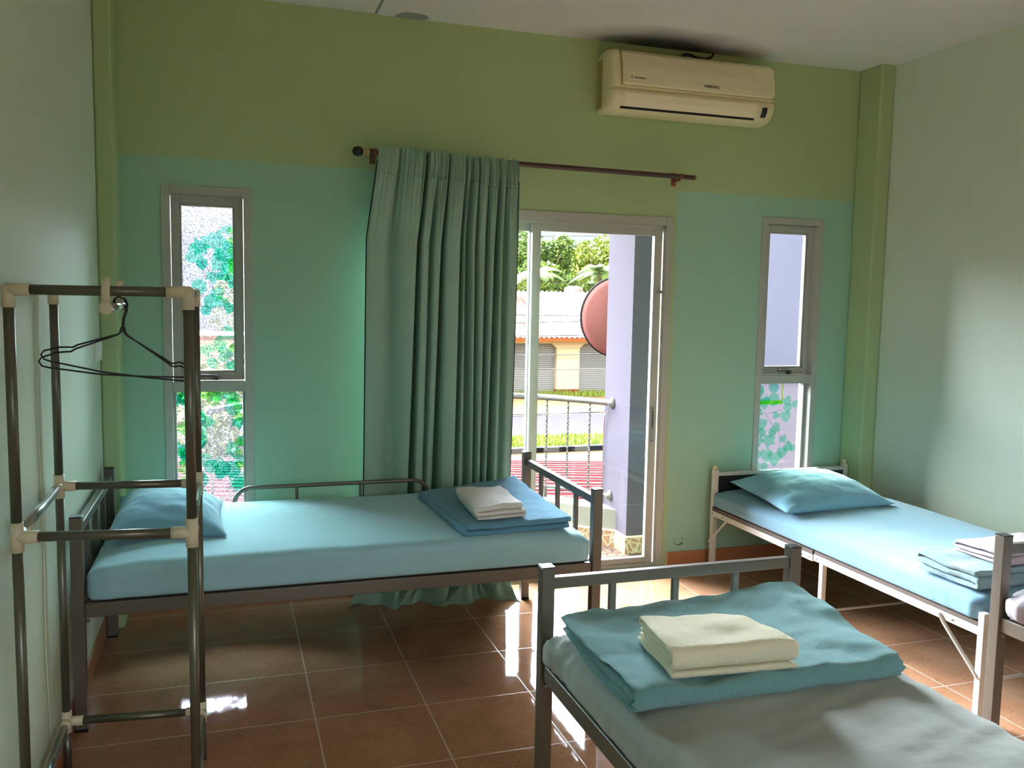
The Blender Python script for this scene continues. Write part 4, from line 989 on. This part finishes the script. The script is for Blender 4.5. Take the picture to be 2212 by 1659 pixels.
# two wire hangers on the rail
def hanger(label, y, rz, dz):
    cx, zt_ = mx_, 1.463
    g = bpy.data.objects.new('wire_hanger', None)
    bm = bmesh.new()
    hook = [(0 + 0.016 * cos(a), 0.0, -0.012 + 0.016 * sin(a) + 0.0135) for a in [pi * 1.05, pi * 0.85, pi * 0.6, pi * 0.4, pi * 0.2, 0]]
    hook = [(-0.016, 0, -0.004), (-0.012, 0, 0.010), (0, 0, 0.0165), (0.012, 0, 0.010), (0.017, 0, -0.004), (0.015, 0, -0.022), (0.008, 0, -0.042), (0.006, 0, -0.064)]
    tube(bm, [(cx + a, y, zt_ - 0.001 + c) for a, b_, c in hook], 0.0024, seg=8)
    body = [(0.004, -0.064), (0.0, -0.078), (-0.006, -0.084), (-0.105, -0.120), (-0.118, -0.128), (-0.128, -0.128), (-0.150, -0.130), (-0.185, -0.142), (-0.192, -0.152), (-0.185, -0.164), (-0.172, -0.168),
            (-0.05, -0.188), (0.06, -0.196), (0.165, -0.200), (0.180, -0.194), (0.184, -0.184), (0.176, -0.172), (0.145, -0.158), (0.132, -0.162), (0.122, -0.160), (0.110, -0.150), (0.016, -0.086), (0.010, -0.078), (0.008, -0.064)]
    pts = []
    for a, c in body: pts.append((cx + a * cos(rz), y + a * sin(rz), zt_ - 0.001 + c + dz * (-a) * 0.08))
    tube(bm, pts, 0.0024, seg=8)
    bm2 = bm
    o = obj('wire_hanger', bm2, 'hanger_wire', smooth=True)
    bpy.data.objects.remove(g)
    return tag(o, label, 'hanger', 'black wire hangers')
hanger('black wire coat hanger hanging nearer on the rack rail', -1.775, 0.10, 0)
hanger('black wire coat hanger hanging just behind the first one', -1.748, 0.06, 1)

# wall switch on the left wall by the corner
sw = thing('light_switch', 'small white plastic switch on the left wall near the corner', 'switch', (XL, -0.29, 1.20))
obj('switch_plate', B((XL, XL + 0.014, -0.350, -0.222, 1.203, 1.292)), 'switch_plastic', sw, bevel=0.003)
obj('rocker', B((XL + 0.013, XL + 0.019, -0.312, -0.262, 1.222, 1.274)), 'switch_plastic', sw, bevel=0.002)
# thin cable running down the left wall
cw_ = obj('wall_cable', T([(XL + 0.004, -1.53 + q, z) for q, z in ((0.03, 0.10), (0.0, 0.45), (0.02, 0.75), (0.0, 1.1), (0.0, 1.46))], 0.0018, seg=6), 'pale_green_paint', smooth=True)
tag(cw_, 'thin cable painted green running down the left wall behind the rack', 'cable')

# ------------------------------------------------------------------ balcony
PX, PY = 3.289, 0.412
struct(obj('floor_balcony', B((-0.6, 3.40, 0.12, 1.25, -0.25, -0.03)), 'balcony_tile'))
bm = B((PX, 3.80, PY, 0.775, -4, 3.3)); struct(obj('wall_balcony', bm, 'lavender_render'))
struct(obj('wall_neighbour', B((5.30, 5.5, 0.2, 2.7, -4, 4.2)), 'neighbour_render'))
struct(obj('floor_neighbour', B((3.80, 5.30, 0.12, 1.3, -0.25, -0.03)), 'balcony_tile'))
struct(obj('baseboard_balcony', B((PX - 0.008, 3.808, PY - 0.008, PY + 0.16, -0.03, 0.072)), 'pebble_skirting'))
struct(obj('trim_4', B((PX - 0.011, 3.811, PY - 0.011, PY + 0.163, 0.072, 0.080)), 'tile_edge'))
half = [(3.289, 0.655), (3.193, 0.787), (3.093, 0.907), (2.99, 1.020), (2.85, 1.115), (2.68, 1.185), (2.45, 1.235), (2.10, 1.255)]
plan_ = half + [(4.20 - a, b_) for a, b_ in half[-2::-1]]
def offs(d):
    out = []
    for i, (a, b_) in enumerate(plan_):
        p0 = plan_[max(0, i - 1)]; p1 = plan_[min(len(plan_) - 1, i + 1)]
        t = Vector((p1[0] - p0[0], p1[1] - p0[1])).normalized(); out.append((a + t.y * d, b_ - t.x * d))
    return out
def strip(bm, A, Bq, z0, z1):
    va = [[bm.verts.new((*p, z)) for p in A] for z in (z0, z1)]; vb = [[bm.verts.new((*p, z)) for p in Bq] for z in (z0, z1)]
    for i in range(len(A) - 1):
        bm.faces.new((va[0][i], va[0][i + 1], va[1][i + 1], va[1][i])); bm.faces.new((vb[0][i], vb[1][i], vb[1][i + 1], vb[0][i + 1]))
        bm.faces.new((va[1][i], va[1][i + 1], vb[1][i + 1], vb[1][i])); bm.faces.new((va[0][i], vb[0][i], vb[0][i + 1], va[0][i + 1]))
    bm.faces.new((va[0][0], va[1][0], vb[1][0], vb[0][0])); bm.faces.new((va[0][-1], vb[0][-1], vb[1][-1], va[1][-1]))
A, Bq = offs(-0.11), offs(0.06)
if A[7][1] > Bq[7][1]: A, Bq = Bq, A      # A = inner side (towards the room)
for Q in (A, Bq): Q[0] = (3.30, Q[0][1]); Q[-1] = (0.90, Q[-1][1])
A[0] = (3.30, 0.553)
A2 = [(a, b_ - 0.010) for a, b_ in A]
bm = bmesh.new(); strip(bm, A2, A, -0.03, 0.072); struct(obj('baseboard_parapet', bm, 'pebble_skirting'))
bm = bmesh.new(); strip(bm, [(a, b_ - 0.013) for a, b_ in A], A, 0.072, 0.080); struct(obj('trim_5', bm, 'tile_edge'))
bm = bmesh.new(); strip(bm, A, Bq, -0.25, 0.205); pw = obj('wall_parapet', bm, 'parapet_cream'); struct(pw)
rl = thing('balcony_railing', 'curved stainless steel balcony railing with twisted bars outside the door', 'railing', (2.1, 1.2, 0.205))
def smooth_plan(pl, z, n_=4):
    out = []
    for i in range(len(pl) - 1):
        p0 = Vector(pl[max(0, i - 1)]); p1 = Vector(pl[i]); p2 = Vector(pl[i + 1]); p3 = Vector(pl[min(len(pl) - 1, i + 2)])
        for k in range(n_):
            t = k / n_; q = 0.5 * ((2 * p1) + (p2 - p0) * t + (2 * p0 - 5 * p1 + 4 * p2 - p3) * t * t + (3 * p1 - p0 - 3 * p2 + p3) * t ** 3); out.append((q.x, q.y, z))
    out.append((*pl[-1], z)); return out
obj('top_rail', T(smooth_plan(plan_, 0.86), 0.019, seg=14), 'stainless', rl, smooth=True)
obj('bottom_rail', T(smooth_plan(plan_, 0.275), 0.010, seg=10), 'stainless', rl, smooth=True)
sp_ = smooth_plan(plan_, 0, 8); acc = 0; nxt = 0.155; rnd = random.Random(1)
for a, b_ in zip(sp_, sp_[1:]):
    seg_l = ((a[0] - b_[0]) ** 2 + (a[1] - b_[1]) ** 2) ** 0.5
    acc += seg_l
    if acc >= nxt:
        nxt += 0.155
        bm = bmesh.new(); rings = []
        for k in range(41):
            z = 0.275 + 0.57 * k / 40; ang = k * 0.9
            rings.append([bm.verts.new((b_[0] + 0.0072 * cos(ang + q * pi / 2), b_[1] + 0.0072 * sin(ang + q * pi / 2), z)) for q in range(4)])
        for P, Q in zip(rings, rings[1:]):
            for q in range(4): bm.faces.new((P[q], P[(q + 1) % 4], Q[(q + 1) % 4], Q[q]))
        obj('baluster', bm, 'stainless', rl)
for z, rr2 in ((0.86, 0.036), (0.275, 0.034)):
    bm = bmesh.new(); lathe(bm, [(rr2, 0.0), (rr2, -0.006), (rr2 * 0.6, -0.016), (rr2 * 0.4, -0.03)], (PX, 0.655, z), 'X', 20); obj('wall_flange', bm, 'stainless', rl, smooth=True)
for k in (3, 11):
    x_, y_ = plan_[k]; obj('rail_foot', T([(x_, y_, 0.20), (x_, y_, 0.28)], 0.012, seg=10), 'stainless', rl)
cbl = obj('wall_cable', T([(3.262, 0.70, 0.80), (3.255, 0.735, 0.77), (3.262, 0.760, 0.70), (3.264, 0.765, 0.30), (3.262, 0.750, 0.05)], 0.003, seg=6), 'dish_red', smooth=True)
cbl.location.x += 0.018
tag(cbl, 'thin dark red cable running down the edge of the balcony wall', 'cable')

# satellite dish on the far side of the balcony wall
sd = thing('satellite_dish', 'rusty red satellite dish with dark rim half hidden by the balcony wall', 'satellite dish', (4.40, 3.0, -3.2))
bm = bmesh.new(); rings = []
for i in range(9):
    r_ = 0.335 * i / 8; row = []
    for k in range(40):
        a = 2 * pi * k / 40; row.append(bm.verts.new((r_ * cos(a), 0.10 * (r_ / 0.36) ** 2, r_ * sin(a) * 1.12)) if i else None)
    if i == 0: ctr = bm.verts.new((0, 0, 0)); rings.append(None)
    else: rings.append(row)
for k in range(40):
    bm.faces.new((ctr, rings[1][k], rings[1][(k + 1) % 40]))
    for i in range(1, 8): bm.faces.new((rings[i][k], rings[i][(k + 1) % 40], rings[i + 1][(k + 1) % 40], rings[i + 1][k]))
Mx = Matrix.Translation((4.41, 3.0, 1.32)) @ Matrix.Rotation(RD(-12), 4, 'Z') @ Matrix.Rotation(RD(14), 4, 'X') @ Matrix.Rotation(RD(-14), 4, 'Y')
bm.transform(Mx); do = obj('dish', bm, 'dish_red', sd, smooth=True); do.modifiers.new('t', 'SOLIDIFY').thickness = 0.006
bm = T([(0.335 * cos(2 * pi * k / 40), 0.0925, 0.335 * 1.12 * sin(2 * pi * k / 40)) for k in range(40)], 0.014, seg=8, closed=True); bm.transform(Mx); obj('rim', bm, 'dish_rim', sd, smooth=True)
obj('mast', T([(4.42, 3.06, -3.2), (4.42, 3.06, 1.25)], 0.03, seg=12), 'dish_rim', sd)

# ------------------------------------------------------------------ street level
G = -3.2
gd = obj('floor_ground', B((-60, 90, 2.2, 20.85, G - 0.2, G)), 'earth'); struct(gd)
gd = obj('floor_ground', B((-60, 90, -60, 2.2, G - 0.2, G - 0.001)), 'earth'); struct(gd)
struct(obj('floor_road', B((-60, 90, 23.3, 29.5, G - 0.2, G)), 'asphalt'))
struct(obj('floor_verge', B((-60, 90, 29.5, 90, G - 0.2, G + 0.02)), 'verge_yellow'))
tag(obj('road_line', B((-60, 90, 29.15, 29.3, G, G + 0.005)), 'line_white'), 'pale line painted along the far edge of the road', 'road marking')
struct(obj('floor_lawn', B((-60, 90, 21.1, 23.3, G - 0.2, G + 0.10)), 'grass'))
# grass blades on the strip
rnd = random.Random(3); bm = bmesh.new()
for i in range(9000):
    x_ = rnd.uniform(5, 18); y_ = rnd.uniform(21.15, 23.3); h_ = rnd.uniform(0.06, 0.16); a = rnd.uniform(0, pi); z_ = G + 0.10
    dx_, dy_ = 0.02 * cos(a), 0.02 * sin(a)
    bm.faces.new([bm.verts.new(p) for p in ((x_ - dx_, y_ - dy_, z_), (x_ + dx_, y_ + dy_, z_), (x_ + rnd.uniform(-0.04, 0.04), y_ + rnd.uniform(-0.04, 0.04), z_ + h_))])
tag(obj('grass', bm, 'leaf_yellow'), 'bright short grass growing on the strip along the road', 'grass', kind='stuff')
kb = thing('kerb', 'black and white painted kerb along the grass strip', 'kerb', (12, 20.95, G))
bw = bmesh.new(); bb = bmesh.new()
for i in range(90):
    x_ = -10 + i * 0.52; bt = bw if i % 2 else bb
    box(bt, x_, x_ + 0.515, 20.85, 21.1, G, G + 0.15)
obj('white_block', bw, 'kerb_white', kb)['kind'] = 'stuff'; obj('black_block', bb, 'kerb_black', kb)['kind'] = 'stuff'
# near red tin roof under the balcony
rf = thing('tin_roof', 'red corrugated tin roof just below the balcony', 'roof', (3, 5, -0.9))
u_ = Vector((0.9638, -0.2667, 0)).normalized(); v_ = Vector((-0.2667, -0.9638, 0.10)).normalized(); o0 = Vector((4.955, 7.856, -0.92)) - u_ * 9
bm = bmesh.new(); rows_ = []; nrow = 150
for i in range(nrow + 1):
    d = 6.4 * i / nrow; wv = abs((d / 0.32) % 1 - 0.5) * 2; hgt = 0.045 * (1 if wv > 0.62 else (0 if wv < 0.4 else (wv - 0.4) / 0.22))
    rows_.append([bm.verts.new(o0 + v_ * d + u_ * (k * 1.0) + Vector((0, 0, hgt + 0.004 * sin(k * 2.1 + d)))) for k in range(16)])
for P, Q in zip(rows_, rows_[1:]):
    for k in range(15): bm.faces.new((P[k], P[k + 1], Q[k + 1], Q[k]))
obj('roof_sheet', bm, 'red_roof', rf)
bm = bmesh.new()
for i in range(19):
    d = 0.10 + i * 0.32; p0 = o0 + v_ * (d - 0.014) + Vector((0, 0, 0.047)); p1 = o0 + v_ * (d + 0.014) + Vector((0, 0, 0.047))
    vs = [bm.verts.new(q) for q in (p0, p0 + u_ * 15, p1 + u_ * 15, p1)]; bm.faces.new(vs)
r = bmesh.ops.extrude_face_region(bm, geom=bm.faces[:]); bmesh.ops.translate(bm, verts=[g for g in r['geom'] if isinstance(g, bmesh.types.BMVert)], vec=(0, 0, 0.006))
obj('rib', bm, 'roof_strip', rf)
obj('fascia', T([o0 + Vector((0, 0.05, -0.04)), o0 + u_ * 15 + Vector((0, 0.05, -0.04))], 0.05, seg=6), 'fascia_orange', rf)

# ------------------------------------------------------------------ shophouses across the road
bd = thing('shophouse', 'single storey cream shophouse with grey roller shutters across the road', 'building', (17, 38, G))
YB = 36.8; ze = -0.55
cols = [17.37 + 4.25 * k for k in range(-5, 5)]
obj('wall', B((cols[0] - 1, cols[-1] + 1, YB + 0.35, YB + 5, G, ze + 0.2)), 'shop_cream', bd)
for cx in cols:
    cc_ = obj('column', B((cx - 0.62, cx + 0.62, YB, YB + 0.4, G, ze - 0.35)), 'shop_cream', bd)
    obj('base_band', B((cx - 0.63, cx + 0.63, YB - 0.02, YB + 0.4, G, G + 0.22)), 'shop_red', cc_)
    bm = bmesh.new(); prism(bm, [(cx - 0.9, ze - 0.10), (cx + 0.9, ze - 0.10), (cx + 0.62, ze - 0.36), (cx - 0.62, ze - 0.36)], 'Y', YB, YB + 0.3); obj('bracket', bm, 'shop_cream', cc_)
for a, c in zip(cols, cols[1:]): obj('shutter', B((a + 0.62, c - 0.62, YB + 0.28, YB + 0.34, G + 0.05, ze - 0.12)), 'shutter', bd)
obj('lintel', B((cols[0] - 1, cols[-1] + 1, YB - 0.02, YB + 0.35, ze - 0.12, ze + 0.15)), 'shop_cream', bd)
obj('fascia', B((cols[0] - 1, cols[-1] + 1, YB - 0.62, YB - 0.56, ze + 0.02, ze + 0.20)), 'fascia_orange', bd)
bm = bmesh.new(); x_a, x_b = 8.0, 34.0; nn = int((x_b - x_a) / 0.27 * 6); prev = None
for i in range(nn + 1):
    x_ = x_a + (x_b - x_a) * i / nn; hz = 0.05 * cos(2 * pi * x_ / 0.27)
    cur = [bm.verts.new((x_, YB - 0.65 + 5.2 * k / 12, ze + 0.20 + 2.32 * k / 12 + hz + (0.03 if k % 2 else 0.0))) for k in range(13)]
    if prev:
        for k in range(12): bm.faces.new((prev[k], cur[k], cur[k + 1], prev[k + 1]))
    prev = cur
obj('roof', bm, 'shop_roof', bd, smooth=False)
tk = thing('water_tank', 'round white tank peeping over the shophouse roof ridge', 'tank', (20.0, 42.8, G))
bm = bmesh.new(); lathe(bm, [(0.42, 0), (0.45, 0.05), (0.45, 5.05), (0.30, 5.15)], (20.0, 42.8, G), 'Z', 20); obj('tank_body', bm, 'tank_white', tk, smooth=True)
bm = bmesh.new(); lathe(bm, [(0.52, 5.05), (0.56, 5.2), (0.50, 5.42), (0.25, 5.52)], (20.0, 42.8, G), 'Z', 20); obj('lid', bm, 'tank_white', tk, smooth=True)
# dry weeds along the far verge
bm = bmesh.new()
for i in range(2600):
    x_ = rnd.uniform(11, 22); y_ = rnd.uniform(35.2, 36.7); h_ = rnd.uniform(0.1, 0.34); a = rnd.uniform(0, pi); dx_, dy_ = 0.03 * cos(a), 0.03 * sin(a)
    bm.faces.new([bm.verts.new(p) for p in ((x_ - dx_, y_ - dy_, G), (x_ + dx_, y_ + dy_, G), (x_ + rnd.uniform(-0.1, 0.1), y_, G + h_))])
tag(obj('weeds', bm, 'leaf_yellow'), 'dry yellow weeds in front of the shophouse', 'weeds', kind='stuff')

# ------------------------------------------------------------------ trees
def leafy_tree(label, x, y, ztop, rad, n_leaf, mat, seed, size=0.22):
    rnd = random.Random(seed)
    t = thing('leafy_tree', label, 'tree', (x, y, G))
    bm = bmesh.new(); tube(bm, [(x, y, G), (x + 0.1, y, (G + ztop) / 2), (x - 0.2, y + 0.1, ztop - rad * 0.5)], [0.28, 0.2, 0.06], seg=10)
    for k in range(6):
        a = k * 1.05; tube(bm, [(x, y, ztop - rad * 1.9), (x + cos(a) * rad * 0.7, y + sin(a) * rad * 0.7, ztop - rad * 0.7)], [0.1, 0.03], seg=6)
    obj('trunk', bm, 'bark', t, smooth=True)
    bm = bmesh.new(); blobs = [(x + rnd.uniform(-1, 1) * rad * 0.75, y + rnd.uniform(-1, 1) * rad * 0.6, ztop - rad + rnd.uniform(-0.95, 0.55) * rad, rnd.uniform(0.28, 0.5) * rad) for _ in range(16)]
    for i in range(n_leaf):
        bx, by, bz, br = rnd.choice(blobs)
        d = Vector((rnd.gauss(0, 1), rnd.gauss(0, 1), rnd.gauss(0, 1))).normalized() * br * rnd.uniform(0.55, 1.05)
        p = Vector((bx, by, bz)) + d; s = size * rnd.uniform(0.5, 1.1)
        u = Vector((rnd.gauss(0, 1), rnd.gauss(0, 1), rnd.gauss(0, 0.6))).normalized() * s; w_ = u.cross(Vector((rnd.gauss(0, 1), rnd.gauss(0, 1), rnd.gauss(0, 1)))).normalized() * s * 0.45
        bm.faces.new([bm.verts.new(q) for q in (p - u, p + w_, p + u, p - w_)])
    obj('foliage', bm, mat, t)['kind'] = 'stuff'
def palm(label, x, y, ztop, seed, ln=3.4):
    rnd = random.Random(seed); t = thing('palm_tree', label, 'palm tree', (x, y, G))
    obj('trunk', T([(x, y, G), (x + 0.1, y, (G + ztop) / 2), (x, y, ztop)], [0.22, 0.18, 0.14], seg=10), 'bark', t, smooth=True)
    for k in range(13):
        a = k * 2.4 + rnd.uniform(-0.2, 0.2); el = rnd.uniform(0.1, 1.1); bm = bmesh.new(); pts = []
        for i in range(15):
            q = i / 14; pts.append(Vector((x, y, ztop)) + Vector((cos(a), sin(a), 0)) * ln * q * cos(el * (1 - q * 0.4)) + Vector((0, 0, ln * (q * sin(el) - 0.75 * q * q))))
        tube(bm, pts, [0.03 * (1 - i / 16) for i in range(15)], seg=5)
        side = Vector((-sin(a), cos(a), 0))
        for i in range(2, 15):
            for s_g in (1, -1):
                for f_ in (0, 0.5):
                    p = pts[i - 1].lerp(pts[i], f_) ; l_ = 0.75 * sin(pi * min(1, i / 14 * 0.9 + 0.1)); tip = p + side * s_g * l_ * 0.8 + Vector((0, 0, -0.35 * l_)) + (pts[i] - pts[i - 1]) * 1.2
                    w_ = (pts[i] - pts[i - 1]).normalized() * 0.035
                    bm.faces.new([bm.verts.new(q) for q in (p - w_, p + w_, tip)])
        obj('frond', bm, 'palm_leaf', t)
leafy_tree('tall leafy tree behind the shophouse, beside the curtain edge', 21.6, 53, 6.3, 2.5, 11000, 'leaf_green', 11, 0.2)
leafy_tree('yellow green tree next to the lavender balcony wall', 28.6, 60, 7.0, 2.9, 9000, 'leaf_yellow', 13)
leafy_tree('broad tree hidden mostly behind the curtain', 14.6, 54, 6.0, 3.2, 6000, 'leaf_green', 14)
leafy_tree('small leafy tree seen blurred through the left window', 1.6, 12.5, 0.6, 1.7, 5000, 'leaf_green', 16, 0.12)
leafy_tree('tree behind the shophouse end, seen through the textured window', 4.0, 55, 4.8, 3.6, 6000, 'leaf_green', 17)
palm('palm tree with drooping fronds behind the roof at centre', 18.6, 45.6, 3.0, 1, 2.1)
palm('palm tree close to the balcony wall edge above the roof', 22.9, 45.8, 3.2, 2, 2.1)
palm('palm tree nearest the curtain behind the roof', 14.2, 45.6, 2.8, 3, 2.0)
# dense undergrowth closing the gap under the crowns
rnd = random.Random(9); bm = bmesh.new()
for i in range(16000):
    x_ = rnd.uniform(8, 30); y_ = rnd.uniform(48.3, 49.3); z_ = rnd.uniform(-1, 3.3 + 0.6 * sin(x_ * 1.3)); p = Vector((x_, y_, z_)); s = rnd.uniform(0.12, 0.3)
    u = Vector((rnd.gauss(0, 1), rnd.gauss(0, 1), rnd.gauss(0, 1))).normalized() * s; w_ = u.cross(Vector((rnd.gauss(0, 1), 1, rnd.gauss(0, 1)))).normalized() * s * 0.5
    bm.faces.new([bm.verts.new(q) for q in (p - u, p + w_, p + u, p - w_)])
tag(obj('undergrowth', bm, 'leaf_green'), 'dense green undergrowth behind the shophouse roof', 'bushes', kind='stuff')

# overhead cables at y = 15
CB = [(2.90, 3.05, 'highest thin overhead cable crossing the tree tops'), (2.66, 2.80, 'second overhead cable crossing in front of the trees'), (1.97, 1.88, 'overhead cable passing just above the roof ridge'),
      (1.13, 1.13, 'overhead cable crossing the upper shophouse roof'), (0.90, 1.02, 'overhead cable crossing the middle of the shophouse roof'), (0.60, 0.66, 'overhead cable crossing the lower shophouse roof'), (0.13, 0.17, 'thick overhead cable along the orange eaves'),
      (-0.17, -0.24, 'overhead cable crossing the top of the roller shutters'), (-1.42, -1.33, 'overhead cable crossing the foot of the cream column')]
for i, (za, zb2, lb) in enumerate(CB):
    # heights given where the cable passes x = 6.5 and x = 10
    pts = []
    for k in range(25):
        x_ = -14 + 42 * k / 24; f_ = (x_ - 6.5) / 3.5
        pts.append((x_, 15.0 + 0.15 * i, za + (zb2 - za) * f_ + 0.0016 * (x_ - 6.5) * (x_ - 10)))
    cbo = obj('overhead_cable', T(pts, 0.006 if i < 3 else 0.009, seg=6), 'cable_black', smooth=True)
    tag(cbo, lb, 'cable', 'overhead street cables')
